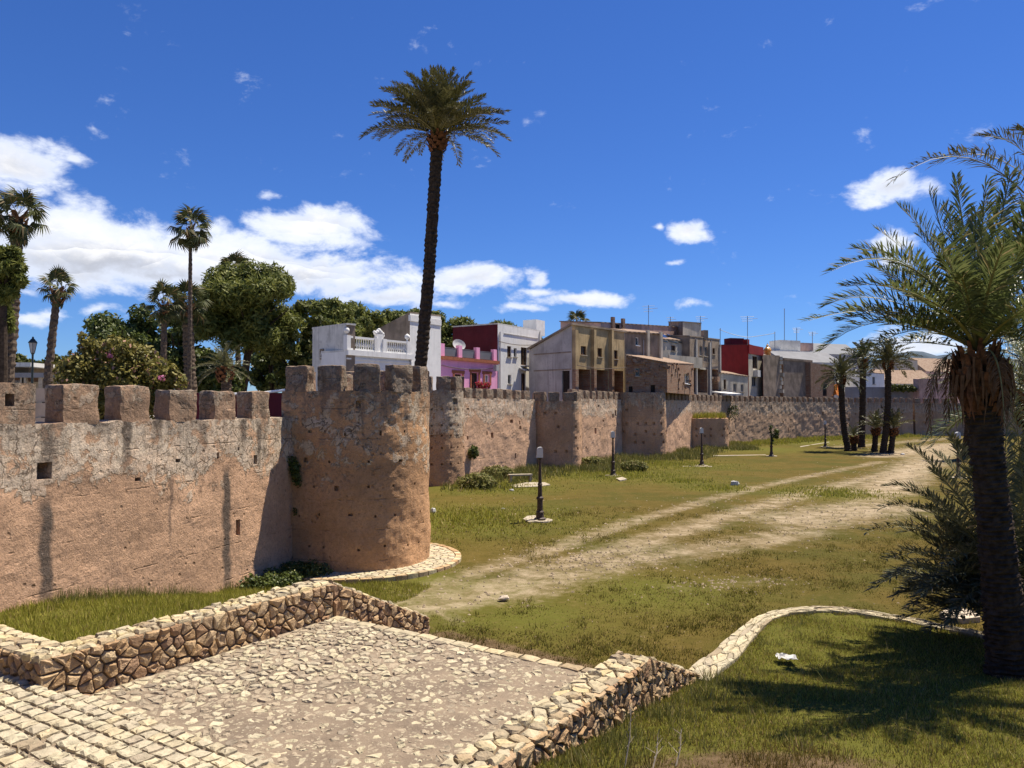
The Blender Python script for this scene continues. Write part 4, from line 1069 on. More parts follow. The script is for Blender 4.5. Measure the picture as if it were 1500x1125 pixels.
# fan palms
def fan_mesh(seed, mat, n=20):
    r2 = random.Random(seed); V = []; Fc = []
    V += [Vector((0, .02, 0)), Vector((0, -.02, 0)), Vector((.95, .012, .05)), Vector((.95, -.012, .05))]; Fc.append((0, 1, 3, 2)); nr = 1
    for i in range(n):
        a = rad(-115 + 230 * i / (n - 1)); L = .95 * (1 - .25 * abs(a) / 2) * r2.uniform(.9, 1.05)
        dr = Vector((math.cos(a), math.sin(a), .22 * math.cos(a * 2) + r2.uniform(-.05, .05))); ax = Vector((-math.sin(a), math.cos(a), r2.uniform(-.6, .6))) * .062
        p = Vector((.93, 0, .05)); m = p + dr * L * .55; e = p + dr * L + Vector((0, 0, -.32 - r2.uniform(0, .25)))
        k = len(V); V += [p, m - ax, e, m + ax]; Fc.append((k, k + 1, k + 2, k + 3))
    me = mesh('fan_leaf', V, Fc, mat); me.materials.append(MATS['rachis']); me.polygons.foreach_set('material_index', [1] + [0] * (len(Fc) - 1)); return me
FAN = [fan_mesh(i, 'leaf_fan') for i in range(4)]
def fan_palm(label, base, crown, r0, nf, L, seed, el0=75, el1=-50, bend=0, thr=.8):
    nf = int(nf * .72)
    base, crown = Vector(base), Vector(crown); r2 = random.Random(seed)
    o = empty('fan_palm', base, label, 'palm tree', 'tall fan palms behind the wall')
    mid = base.lerp(crown, .5) + Vector((bend, 0, 0))
    trunk(o, [base - UP * .2, base.lerp(mid, .5) + Vector((bend * .3, 0, 0)), mid, crown], [r0 * 1.3, r0 * 1.1, r0 * .95, r0 * thr], 'bark_fan', 10, .12, rings=.3)
    boots(o, crown + UP * .1, r0 * 1.25, 1.0, 26, seed, 'dead_leaf', .13)
    for i in range(nf):
        f = i / nf; el_ = rad(el0 + (el1 - el0) * f) + r2.uniform(-.15, .15)
        q = frond_at(o, FAN[i % 4], crown + UP * .2 * (1 - f), i * 2.39996 + r2.uniform(-.3, .3), el_, r2.uniform(-.9, .9), L / 1.85 * r2.uniform(.85, 1.12)); q.name = 'fan_leaf'
    for i in range(9):
        a = i * 2.4; dl = frond_at(o, FAN[i % 4], crown - UP * .25, a, rad(-72), 0, L / 2.4 * r2.uniform(.7, 1.1)); dl.name = 'dead_fan_leaf'
def tz(u, v, Y): return P3(u, v, Y)
fan_palm('thick leaning fan palm rising behind the pine at the left edge', V3(at(-2, 34), 3), tz(27, 318, 34), .26, 30, 1.4, 21, bend=.15)
fan_palm('short fan palm with a windblown crown beside the street lantern', V3(at(68, 40), 3), tz(84, 425, 40), .21, 24, 1.05, 22, bend=-.12)
fan_palm('tallest thin fan palm standing alone against the white cloud', V3(at(276, 50), 3), tz(279, 336, 50), .14, 28, 1.7, 23, 75, -55, .05, .75)
fan_palm('fan palm poking out above the umbrella pine', V3(at(352, 74), 3), tz(345, 398, 74), .25, 24, 1.9, 24)
fan_palm('fan palm with shaggy crown in front of the dark round tree', V3(at(238, 52), 3), tz(241, 446, 52), .22, 26, 1.6, 25)
fan_palm('fan palm close beside the tallest thin fan palm', V3(at(282, 54), 3), tz(274, 448, 54), .42, 26, 1.7, 26)
fan_palm('little fan palm peeping over the gabled house roof', V3(at(848, 130), 3), tz(847, 474, 130), .3, 26, 2.6, 27)
date_palm('small feathery date palm among the trees behind the left wall', V3(at(328, 46), 3), tz(330, 540, 46), .3, 34, 2.1, 'leaf_date', 'bark_palm', 28, None, 22, .045)

# ------------------------------------------------------------------ broadleaf and pine crowns
def leaf_cloud(cs, rs, n, size, seed, squash=.8, aniso=1.6):
    g = np.random.default_rng(seed); cs = np.asarray(cs, float); rs = np.asarray(rs, float)
    wgt = rs ** 2 / (rs ** 2).sum(); k = g.choice(len(cs), n, p=wgt)
    dr = g.normal(size=(n, 3)); dr /= np.linalg.norm(dr, axis=1)[:, None]
    rr = rs[k] * (.35 + .75 * g.random(n) ** .8)
    c = cs[k] + dr * rr[:, None] * np.array([1, 1, squash])
    nrm = dr * .8 + g.normal(size=(n, 3)) * .7 + np.array([0, 0, .35]); nrm /= np.linalg.norm(nrm, axis=1)[:, None]
    a = np.cross(nrm, g.normal(size=(n, 3))); a /= np.linalg.norm(a, axis=1)[:, None]; b = np.cross(nrm, a)
    s = size * (.6 + .8 * g.random(n)); a = a * (s * aniso * .5)[:, None]; b = b * (s * (.5 if aniso < 3 else .3))[:, None]; a = a * (.62 if aniso >= 3 else 1)
    V = np.stack([c - a, c - b * .9 + a * .1, c + a, c + b * .9 + a * .1], 1).reshape(-1, 3)
    return V
def clumps(c, R, n, rmin, rmax, seed, lower=-.35):
    r2 = random.Random(seed); cs, rs = [], []; lobes = []; tries = 0
    while len(lobes) < 10 and tries < 400:
        tries += 1
        p = Vector((r2.uniform(-1, 1), r2.uniform(-1, 1), r2.uniform(lower, 1)))
        if .45 < p.length < .85 and all((p - q[0]).length > .42 for q in lobes): lobes.append((p, r2.uniform(.22, .42)))
    while len(cs) < n:
        if len(cs) % 3 == 0:
            p = Vector((r2.uniform(-1, 1), r2.uniform(-1, 1), r2.uniform(lower, 1)))
            if p.length > .92: continue
            cs.append((c[0] + p.x * R[0], c[1] + p.y * R[1], c[2] + p.z * R[2])); rs.append(r2.uniform(rmin, rmax)); continue
        lb = lobes[r2.randrange(len(lobes))]; dv = Vector((r2.gauss(0, 1), r2.gauss(0, 1), r2.gauss(0, .8))).normalized()
        p = lb[0] + dv * lb[1] * r2.uniform(.5, 1.0)
        if p.length > 1.12: continue
        cs.append((c[0] + p.x * R[0], c[1] + p.y * R[1], c[2] + p.z * R[2])); rs.append(r2.uniform(rmin, rmax))
    return cs, rs
def tree(label, u, vtop, vbot, halfw, Y, mat, seed, n=9000, size=.22, nc=45, cr=(.08, .165), trunk_to=None, trunk_u=None, cat='tree', name='tree', group=None, tr=.28, lower=-.45, lean=0):
    """crown given by its photo column, top and bottom rows and half width, standing at depth Y on the town ground"""
    ct, cb = P3(u, vtop, Y), P3(u, vbot, Y); cc = (ct + cb) / 2; Rz = (ct.z - cb.z) / 2; Rx = halfw * Y / F
    base = V3(at(trunk_u if trunk_u is not None else u, Y), TOWN_Z)
    o = empty(name, base, label, cat, group)
    rm = min(Rx, Rz * 1.3)
    cs, rs = clumps(cc, (Rx * .86, Rx * .8, Rz * .86), nc, rm * cr[0] * 2, rm * cr[1] * 2, seed, lower=-.9)
    pine = mat == 'leaf_pine'
    quads_np('crown', leaf_cloud(cs, rs, n, size * (1.25 if pine else 1), seed, .8, 3.4 if pine else 1.6) * 1.0 - np.array(base), 4, mat, o)
    b = MB().tube([base - UP * .3, base.lerp(Vector((cc.x, cc.y, cb.z)), .6) + Vector((lean, 0, 0)), Vector((cc.x, cc.y, cb.z + Rz * .4)), cc + UP * Rz * .3], [tr * 1.25, tr, tr * .8, tr * .3], 10, True, .06, seed)
    r2 = random.Random(seed)
    for i in range(7):
        a = i * 2.4; q0 = Vector((cc.x, cc.y, cb.z + Rz * r2.uniform(.0, .5))); q1 = cc + Vector((math.cos(a) * Rx * .65, math.sin(a) * Rx * .65, Rz * r2.uniform(-.1, .5)))
        b.tube([q0, q0.lerp(q1, .5) + UP * .15 * Rz, q1], [tr * .45, tr * .3, tr * .1], 6, True, .05, i)
    b.build('trunk', 'bark_dark', o)
    return o
tree('big umbrella pine with leaning trunk left of the white house', 366, 386, 520, 84, 62, 'leaf_pine', 31, 42000, .2, 80, trunk_u=345, tr=.33)
tree('dark round broadleaf tree behind the flowering bush', 196, 443, 575, 66, 74, 'leaf_dark', 32, 20000, .26, 60)
tree('dense dark tree filling in below the tall thin palms', 262, 455, 585, 50, 70, 'leaf_dark', 33, 14000, .26, 45)
tree('bright green tree between the umbrella pine and white house', 436, 430, 590, 48, 66, 'leaf_light', 34, 14000, .24, 50)
tree('tall pine just left of the white house roof', 488, 422, 560, 52, 84, 'leaf_pine', 35, 16000, .28, 55)
tree('pine crown cut off by the left edge beside the leaning palm', 4, 350, 455, 36, 31, 'leaf_pine', 36, 16000, .14, 45, tr=.2)
tree('small pine tuft hanging low on the left edge', -4, 440, 492, 26, 31.5, 'leaf_pine', 46, 5000, .16, 24, tr=.15)
tree('low shrubby tree behind the feathery small palm', 322, 505, 600, 46, 58, 'leaf_dark', 37, 9000, .24, 36)
tree('leafy tree low behind the umbrella pine trunk', 398, 470, 600, 40, 70, 'leaf_dark', 38, 10000, .26, 36)
bg = 'pines in the belt of trees behind the houses'
for i, (u, vt, vb, hw, Y, lb) in enumerate([(560, 444, 540, 44, 112, 'pine of the tree belt rising behind the white balustrade'), (628, 450, 540, 46, 118, 'pine of the tree belt behind the tall palm trunk'), (684, 454, 540, 44, 116, 'pine of the tree belt above the maroon wall'), (735, 460, 540, 40, 120, 'pine of the tree belt behind the white house with small windows'), (520, 436, 540, 40, 104, 'pine of the tree belt next to the tall pine'), (774, 473, 540, 26, 124, 'last low pine at the right end of the tree belt'), (595, 441, 530, 34, 122, 'pine top of the tree belt left of the tall palm trunk')]):
    tree(lb, u, vt, vb, hw, Y, 'leaf_pine', 50 + i, 9000, .34, 40, group=bg)
for i, (u, vt, vb, hw, Y, lb) in enumerate([(100, 515, 565, 40, 95, 'far low green tree right of the lantern'), (18, 517, 560, 40, 100, 'far low green tree left of the lantern'), (150, 500, 570, 34, 92, 'far green tree beside the dark round tree')]):
    tree(lb, u, vt, vb, hw, Y, 'leaf_light', 70 + i, 6000, .34, 30, group='far trees behind the kiosk')
# flowering bush just behind the wall
Yb = 21
base = V3(at(175, Yb), TOWN_Z); o = empty('flowering_bush', base, 'olive flowering bush with pinkish blossoms behind the left wall', 'bush')
cs, rs = [], []
for (u, v, rp, dy) in [(120, 535, 26, 0), (150, 520, 26, .3), (180, 515, 24, 0), (205, 530, 28, .3), (235, 548, 24, 0), (255, 560, 18, .2), (105, 560, 24, -.2), (140, 560, 30, .4), (180, 555, 34, 0), (215, 570, 28, .2), (92, 540, 14, 0), (128, 505, 12, 0), (165, 500, 10, .1), (250, 545, 12, 0), (120, 492, 7, 0), (150, 590, 30, 0), (200, 595, 30, 0), (240, 590, 26, .2), (110, 595, 20, .2)]:
    p = P3(u, v, Yb + dy); cs.append(tuple(p)); rs.append(rp * Yb / F)
quads_np('foliage', leaf_cloud(cs, rs, 15000, .075, 5, .9, 1.5) - np.array(base), 4, 'leaf_bush', o)
fl = leaf_cloud(cs, rs, 260, .075, 6, .9, 1.0) - np.array(base); quads_np('blossoms', fl, 4, 'leaf_bush', o)
quads_np('blossoms', leaf_cloud([tuple(P3(236, 553, Yb - .5)), tuple(P3(160, 520, Yb - .4))], [.12, .1], 70, .06, 9, .8, 1.0) - np.array(base), 4, 'flower_pink', o)
b = MB()
for i in range(9):
    p = Vector(cs[i]); b.tube([base, base.lerp(p, .5) + Vector((0, 0, .2)), p], [.05, .035, .012], 5)
b.build('stems', 'bark_palm', o)
# ------------------------------------------------------------------ houses
def house(name, label, cat, foot, tops, wall, sides=None, roof='grey_roof', zb=2.8, over=.0, side_mats=None, roof_t=.12, group=None, openings_depth=.18, roofless=False):
    """foot: corners counter-clockwise (first edge = left to right front); tops: roof height over each corner;
    sides: {edge: [(kind, u0, v0, u1, v1)]} openings given where they appear, cut into the wall and fitted"""
    foot = [Vector(p) for p in foot]; n = len(foot); c = sum(foot, Vector((0, 0))) / n
    o = empty(name, V3(c, zb), label, cat, group)
    sides = sides or {}; side_mats = side_mats or {}; groups = {}
    for e in range(n):
        p0, p1 = foot[e], foot[(e + 1) % n]; L = (p1 - p0).length; dr = (p1 - p0) / L; nr = Vector((dr.y, -dr.x)); t0, t1 = tops[e], tops[(e + 1) % n]
        rects = []
        for (kind, u0, v0, u1, v1) in sides.get(e, []):
            ss = []
            for u in (u0, u1):
                k = (u - 750) / F / cP; den = dr.x - k * dr.y
                ss.append((k * p0.y - p0.x) / den)
            s0, s1 = sorted(ss); s0, s1 = max(.05, s0), min(L - .05, s1)
            Ym = p0.y + dr.y * (s0 + s1) / 2; z1, z0 = zz(v0, Ym), zz(v1, Ym)
            z0 = max(z0, zb + .02)
            if s1 - s0 > .05 and z1 - z0 > .05: rects.append((kind, s0, z0, s1, z1))
        S_ = sorted({0, L} | {r[1] for r in rects} | {r[3] for r in rects}); Zs = sorted({zb} | {r[2] for r in rects} | {r[4] for r in rects})
        P_ = lambda s, z, d=0.0: V3(p0 + dr * s - nr * d, z)
        b = groups.setdefault(side_mats.get(e, wall), MB())
        for i in range(len(S_) - 1):
            for j in range(len(Zs)):
                sa, sb, za = S_[i], S_[i + 1], Zs[j]
                if j == len(Zs) - 1: zA, zB = t0 + (t1 - t0) * sa / L, t0 + (t1 - t0) * sb / L
                else: zA = zB = Zs[j + 1]
                sm, zm = (sa + sb) / 2, za + .01 if j == len(Zs) - 1 else (za + zA) / 2
                if any(r[1] < sm < r[3] and r[2] < zm < r[4] for r in rects): continue
                b.add([P_(sa, za), P_(sb, za), P_(sb, zB), P_(sa, zA)], [(0, 1, 2, 3)])
        for (kind, s0, z0, s1, z1) in rects:
            d = 1.6 if kind == 'loggia' else openings_depth
            (groups.setdefault('old_brick', MB()) if kind == 'loggia' else b).add([P_(s0, z0), P_(s1, z0), P_(s1, z1), P_(s0, z1), P_(s0, z0, d), P_(s1, z0, d), P_(s1, z1, d), P_(s0, z1, d)], [(0, 1, 5, 4), (1, 2, 6, 5), (2, 3, 7, 6), (3, 0, 4, 7)])
            w = s1 - s0; fw = min(.07, w * .16); d2 = d - .05
            if kind == 'loggia':
                obj('back_wall', [P_(s0, z0, d), P_(s1, z0, d), P_(s1, z1, d), P_(s0, z1, d)], [(0, 1, 2, 3)], 'dark_inside', o); continue  # back wall coloured near-black to paint the shade deep inside
            fm = {'win': 'white_metal', 'dark': 'wood_brown', 'grey': 'window_grey', 'door': 'wood_brown', 'hole': 'dark_inside', 'balcony': 'wood_brown'}[kind]
            pn = P_(s0, z0, d - .015), P_(s1, z0, d - .015), P_(s1, z1, d - .015), P_(s0, z1, d - .015)
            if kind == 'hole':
                obj('opening_shade', list(pn), [(0, 1, 2, 3)], 'dark_inside', o); continue  # dark sheet painted as the shade within the hole
            fb = MB(); ang = math.atan2(dr.y, dr.x)
            def bar(sa, sb, za, zb_): fb.box(tuple(P_((sa + sb) / 2, (za + zb_) / 2, d2)), (sb - sa, .06, zb_ - za), ang)
            bar(s0, s0 + fw, z0, z1); bar(s1 - fw, s1, z0, z1); bar(s0 + fw, s1 - fw, z1 - fw, z1); bar(s0 + fw, s1 - fw, z0, z0 + fw)
            if w > .6: bar((s0 + s1) / 2 - fw / 2, (s0 + s1) / 2 + fw / 2, z0 + fw, z1 - fw)
            fr_ = fb.build('door' if kind in ('door', 'balcony') else 'window', fm, o)
            obj('pane', list(pn), [(0, 1, 2, 3)], 'glass', fr_)
            if kind in ('win', 'dark', 'grey'): MB().box(tuple(P_((s0 + s1) / 2, z0 - .04, -.04)), (w + .16, .12, .07), ang).build('sill', fm if kind == 'win' else 'concrete', o)
    for mt, b in groups.items(): b.build('walls', mt, o)
    if not roofless:
        ring = [p + (p - c).normalized() * over for p in foot]
        b = MB(); m_ = len(ring)
        vs = [V3(p, t + .005) for p, t in zip(ring, tops)] + [V3(p, t + roof_t) for p, t in zip(ring, tops)]
        b.add(vs, [tuple(reversed(range(m_))), tuple(range(m_, 2 * m_))] + [(i, (i + 1) % m_, m_ + (i + 1) % m_, m_ + i) for i in range(m_)])
        b.build('roof', roof, o)
    return o
def quad_foot(uL, YL, uR, YR, depth):
    a, b = at(uL, YL), at(uR, YR); d_ = (b - a).normalized(); back = Vector((-d_.y, d_.x)) * depth
    return [a, b, b + back, a + back]
def strip(name, o, e0, e1, zlo, zhi, thick, out, mat):
    """a band standing OUT proud of the wall line e0 -> e1"""
    d_ = (e1 - e0); L = d_.length; d_ = d_ / L; nr = Vector((d_.y, -d_.x)); c = (e0 + e1) / 2 + nr * (out - thick / 2)
    return MB().box((c.x, c.y, (zlo + zhi) / 2), (L, thick, zhi - zlo), math.atan2(d_.y, d_.x)).build(name, mat, o)
# white house with balustrade
fa = quad_foot(457, 53.0, 506.5, 50.2, .7)
o = house('white_house', 'plain white end block with a square plaque, left of the balustrade terrace', 'house', fa, [zz(480, 52)] * 4, 'white_old', {}, 'white_old', side_mats={1: 'brown_plaster'}, over=.06)
d_ = (fa[1] - fa[0]).normalized(); nr = Vector((d_.y, -d_.x)); pc = fa[0].lerp(fa[1], .30) + nr * .03
b = MB().box((pc.x, pc.y, zz(519, 52.3)), (.46, .05, .72), math.atan2(d_.y, d_.x)); b.build('plaque', 'brown_plaster', o)
pc2 = pc + nr * .03
b = MB(); z0 = zz(526, 52.3)
def on(s, z): return V3(pc2 + d_ * s, z)
b.add([on(-.17, z0 + .06), on(.17, z0 + .06), on(.12, z0 + .30), on(.07, z0 + .46), on(0, z0 + .58), on(-.07, z0 + .46), on(-.12, z0 + .30)], [tuple(range(7))]); b.build('plaque_figure', 'white_old', o)
b = MB(); pc3 = pc2 + nr * .012
b.add([V3(pc3 + d_ * s, z0 + z) for s, z in ((-.08, .10), (.08, .10), (.05, .26), (0, .34), (-.05, .26))], [(0, 1, 2, 3, 4)]); b.build('plaque_figure', 'dark_inside', o)
fb_ = quad_foot(507, 50.22, 603, 55.4, 2.4); zt = zz(515, 50.2)
o = house('white_house', 'white house with a balustrade terrace and ball finials behind the big tower', 'house', fb_, [zt] * 4, 'white_paint', {}, 'white_old')
A_, B_ = fb_[0], fb_[1]; d_ = (B_ - A_).normalized(); nr = Vector((d_.y, -d_.x)); ang = math.atan2(d_.y, d_.x); Lw = (B_ - A_).length
strip('cornice', o, A_ - d_ * .02, B_, zt - .22, zt + .13, .4, .2, 'white_paint'); strip('cornice', o, A_, B_, zt - .5, zt - .40, .2, .06, 'white_paint')
def S2(u): k = (u - 750) / F / cP; return (k * A_.y - A_.x) / (d_.x - k * d_.y)
zr = zt + .95
def post(u, w, z1): s = S2(u); c = A_ + d_ * s - nr * .05; return MB().box((c.x, c.y, (zt + .13 + z1) / 2), (w, .34, z1 - zt - .13), ang).build('post', 'white_paint', o)
for u in (509, 550, 562, 597): post(u, .34, zr + .12)
for u0, u1 in ((511, 548), (564, 595)):
    s0, s1 = S2(u0), S2(u1); m_ = A_ + d_ * (s0 + s1) / 2 - nr * .05
    MB().box((m_.x, m_.y, zr + .03), (s1 - s0 + .05, .26, .14), ang).build('rail', 'white_paint', o); MB().box((m_.x, m_.y, zt + .19), (s1 - s0 + .05, .26, .12), ang).build('plinth', 'white_paint', o)
    nb = 11
    for i in range(nb):
        c = A_ + d_ * (s0 + (s1 - s0) * (i + .5) / nb) - nr * .05
        if i == 0 and u0 == 511: balm = mesh('baluster', *(lambda q: (q.v, q.f))(MB().lathe((0, 0, 0), [(.05, 0), (.035, .08), (.07, .22), (.06, .34), (.03, .5), (.045, .62), (.05, .72)], 8)), 'white_paint', True)
        link('baluster', balm, o, V3(c, zt + .25) - o.location)
c = A_ + d_ * S2(556) - nr * .08; MB().box((c.x, c.y, zt + .75), (.62, .24, 1.25), ang).build('pediment', 'white_paint', o)
b = MB()
for i, (s, z, r) in enumerate([(-.34, 1.42, .14), (-.17, 1.52, .15), (0, 1.62, .17), (.17, 1.52, .15), (.34, 1.42, .14), (-.45, 1.5, .1), (.42, 1.3, .1)]):
    q = c + d_ * s; b.lathe((q.x, q.y, zt + z - r), [(.02, 0), (r * .8, r * .4), (r, r), (r * .8, r * 1.6), (.02, r * 2)], 8)
b.build('pediment_scroll', 'white_paint', o)
for u in (508, 597):
    q = A_ + d_ * S2(u) - nr * .05
    MB().lathe((q.x, q.y, zr + .1), [(.12, 0), (.05, .08), (.05, .14), (.17, .24), (.2, .34), (.17, .46), (.07, .54), (.02, .58)], 10).build('ball_finial', 'white_paint', o, True)
ft = quad_foot(600, 55.3, 645.5, 58.6, 5.4); ft[3] = at(547, 57.8)
o = house('white_house', 'tall narrow white house with a lean-to side wall beside the palm trunk', 'house', ft, [zz(459, 55.3), zz(464, 58.6), zz(489, 62), zz(487, 57.8)], 'white_paint', {}, 'brown_plaster', side_mats={3: 'brown_plaster'})
strip('parapet_band', o, ft[0], ft[1], zz(470, 55.3), zz(461, 55.3), .2, .06, 'white_paint')
# pink house
fp = quad_foot(645, 59.5, 728.5, 66.4, 7); zt = zz(524, 59.5)
o = house('pink_house', 'bright pink house with roof terrace pillars and brown window trims', 'house', fp, [zt] * 4, 'pink_paint', {0: [('dark', 666, 548, 676, 570), ('door', 691, 546, 700, 580), ('win', 710, 549, 716.5, 563)]}, 'concrete')
A_, B_ = fp[0], fp[1]; d_ = (B_ - A_).normalized(); nr = Vector((d_.y, -d_.x)); ang = math.atan2(d_.y, d_.x)
strip('cornice', o, A_, B_, zt - .12, zt + .14, .5, .22, 'rust_trim')
for u in (648, 674, 700, 725):
    c = A_ + d_ * S2(u) - nr * .12; MB().box((c.x, c.y, zt + .6), (.5, .3, 1.05), ang).build('terrace_pillar', 'pink_paint', o)
for u0, u1 in ((652, 671), (678, 697), (704, 722)):
    s0, s1 = S2(u0), S2(u1); m_ = A_ + d_ * (s0 + s1) / 2 - nr * .12; b = MB()
    b.box((m_.x, m_.y, zt + .85), (s1 - s0, .04, .05), ang); b.box((m_.x, m_.y, zt + .5), (s1 - s0, .02, .6), ang); b.build('railing', 'dark_roof', o)
for (u0, v0, u1, v1) in ((666, 548, 676, 570), (691, 546, 700, 580), (710, 549, 716.5, 563)):
    s0, s1 = S2(u0) - .16, S2(u1) + .16; Ym = A_.y + d_.y * (s0 + s1) / 2; z1 = zz(v0, Ym) + .25; z0 = max(zz(v1, Ym) - .1, 3.0); b = MB()
    for (sa, sb, za, zb_) in ((s0 - .1, s0 + .1, z0, z1 - .2), (s1 - .1, s1 + .1, z0, z1 - .2), (s0 - .22, s1 + .22, z1 - .2, z1 + .05)):
        q = A_ + d_ * (sa + sb) / 2 + nr * .02; b.box((q.x, q.y, (za + zb_) / 2), (sb - sa, .08, zb_ - za), ang)
    b.build('window_trim', 'rust_trim', o)
q = at(727, 65.4, 540); MB().box((q.x, q.y - .4, zz(540, 66)), (.42, .3, .5), ang).build('air_conditioner', 'window_grey', o)
dish = empty('satellite_dish', V3(A_ + d_ * S2(682) - nr * .7, zt + .1), 'pale satellite dish on the roof terrace of the pink house', 'satellite dish')
c = Vector(dish.location); MB().tube([c, c + UP * .9], .03, 6).build('mast', 'aerial', dish)
b = MB(); ax = Vector((.35, -.75, .55)).normalized(); t1_ = ax.cross(UP).normalized(); t2_ = ax.cross(t1_); n_ = 18; vs = []
for k, (r, dep) in enumerate(((.02, 0), (.3, .04), (.55, .14))):
    vs += [c + UP * 1.1 + ax * dep + (t1_ * math.cos(2 * math.pi * i / n_) + t2_ * math.sin(2 * math.pi * i / n_)) * r for i in range(n_)]
b.add(vs, [(k * n_ + i, k * n_ + (i + 1) % n_, (k + 1) * n_ + (i + 1) % n_, (k + 1) * n_ + i) for k in (0, 1) for i in range(n_)]); b.build('dish', 'window_grey', dish)
o = empty('flower_pots', V3(at(710, 63), 4.0), 'red flowers in pots at the foot of the pink house', 'flowers')
o.location.z = zz(572, 63)
cs = [tuple(P3(u, v, 62.5)) for u, v in ((702, 562), (708, 566), (714, 564), (704, 568))]
quads_np('blossoms', leaf_cloud(cs, [.28] * 4, 500, .12, 3, .8, 1) - np.array(o.location), 4, 'flower_red', o)
quads_np('leaves', leaf_cloud(cs, [.3] * 4, 250, .12, 4, .8, 1) - np.array(o.location), 4, 'leaf_light', o)
MB().box((at(708, 62.5).x, 62.5, zz(572, 62.5)), (1.0, .3, .35)).build('planter', 'rust_trim', o)
# white house with maroon side
fw = quad_foot(729, 66.8, 793, 73.4, 4.8)
o = house('white_house', 'white house with a maroon side wall and small dark windows', 'house', fw, [zz(475, 66.8), zz(486, 73.4), zz(478, 76), zz(479, 69)], 'white_paint', {0: [('dark', 743, 507, 749, 523), ('grey', 752.5, 510, 757, 523), ('balcony', 763, 509, 772, 535), ('grey', 744, 549, 749, 563), ('door', 763.5, 547, 770, 585)]}, 'white_old', side_mats={3: 'maroon_paint'})
A_, B_ = fw[0], fw[1]; d_ = (B_ - A_).normalized(); nr = Vector((d_.y, -d_.x)); ang = math.atan2(d_.y, d_.x)
strip('ledge', o, A_ + d_ * S2(738), A_ + d_ * S2(788), zz(491, 69), zz(490, 69), .1, .05, 'grey_plaster')
s = S2(765); q = A_ + d_ * s + nr * .35; b = MB(); b.box((q.x, q.y, zz(541, 70)), (1.3, .7, .1), ang, Matrix.Rotation(.35, 3, 'X')); b.build('awning', 'window_grey', o)
b = MB(); q = A_ + d_ * S2(767.5) + nr * .3
b.box((q.x, q.y, zz(536, 70)), (1.1, .6, .08), ang)
for k in range(7):
    r_ = q + d_ * (k - 3) * .16 + nr * .28; b.box((r_.x, r_.y, zz(530, 70)), (.025, .025, .8), ang)
b.build('balcony', 'window_grey', o)
MB().box((at(783, 74).x, 75.5, zz(480, 75)), (1.7, 1.5, 1.5), ang).build('roof_hut', 'white_paint', o)
# grey gabled house with ochre front
a, bq = at(838, 66.0), at(915, 74.2); d_ = (bq - a).normalized(); D_ = at(775, 70.0)
fg_ = [a, bq, bq + (D_ - a), D_]
side = [('hole', 823, 543, 834.5, 585)]
front = [('dark', 851, 507, 859, 520), ('dark', 875.5, 510, 882, 523), ('dark', 898, 513, 905, 526), ('loggia', 847.5, 541, 864.5, 584), ('loggia', 872, 542, 890.5, 584), ('loggia', 897.5, 543, 913, 584)]
o = house('gabled_house', 'grey gabled house with an ochre front on brick pillars', 'house', fg_, [zz(476, 66), zz(487, 74.2), zz(500, 78), zz(513, 70)], 'ochre_plaster', {0: front, 3: side}, 'brown_plaster', side_mats={3: 'grey_plaster'}, over=.25, roof_t=.18)
A_ = a; nr = Vector((d_.y, -d_.x)); ang = math.atan2(d_.y, d_.x)
for u, w in ((840.5, .5), (867.5, .42), (893.5, .42)):
    s = max(S2(u), .26); q = A_ + d_ * s + nr * .16; zt_ = zz(480, A_.y + d_.y * s) - .2
    MB().box((q.x, q.y, (zz(541, A_.y + d_.y * s) + zt_) / 2), (w, .34, zt_ - zz(541, A_.y + d_.y * s)), ang).build('buttress', 'ochre_plaster', o)
    MB().box((q.x, q.y, (2.8 + zz(541, A_.y + d_.y * s)) / 2 - .01), (w * 1.05, .36, zz(541, A_.y + d_.y * s) - 2.8), ang).build('brick_pillar', 'old_brick', o)
for v0, v1 in ((497, 0), (516, 0), (541, 0)):
    p0, p1 = D_, a; e = (p1 - p0); sv = .97
    q0, q1 = p0 + e * .12, p0 + e * .985; dd = e.normalized(); n2 = Vector((dd.y, -dd.x))
    for z in (zz(v0, 66.5) - .05,):
        if z < zz(513, 70) + (zz(476, 66) - zz(513, 70)) * .3 or v0 > 497: strip('band', o, q0, q1, z, z + .1, .1, .035, 'brown_plaster')
# house beside it, with the low brick lean-to on the tower
f5 = quad_foot(916, 75.6, 969, 80, 5)
o = house('grey_house', 'narrow grey plaster house with one tall window above the brick ruin', 'house', f5, [zz(487, 75.6), zz(490, 80), zz(484, 84), zz(481, 80)], 'grey_plaster', {0: [('win', 931.5, 494, 936.5, 506)]}, 'roof_tile', over=.3, side_mats={0: 'brown_plaster'})
A_, B_ = f5[0], f5[1]; d_ = (B_ - A_).normalized(); nr = Vector((d_.y, -d_.x)); ang = math.atan2(d_.y, d_.x)
for u in (948, 967): q = A_ + d_ * S2(u) + nr * .1; MB().box((q.x, q.y, zz(508, 78)), (.4, .25, 3.4), ang).build('pilaster', 'cream_plaster', o)
fr5 = [at(917, 70.6), at(977.5, 71.1), at(1016.5, 85.2), at(966, 84)]
o = house('brick_house', 'crooked brick house standing on the tall dark tower', 'house', fr5, [zz(521, 70.6), zz(532, 71.1), zz(534, 85.2), zz(523, 84)], 'old_brick', {0: [('grey', 931, 539, 937, 551), ('hole', 953, 564, 960, 577), ('hole', 921, 566, 927, 576)], 1: [('win', 1002.5, 548, 1010, 562), ('hole', 985, 577, 990, 586), ('hole', 999, 577, 1003, 586)]}, 'roof_tile', zb=5.96, over=.12, roof_t=.09)
b = MB(); r2 = random.Random(8)
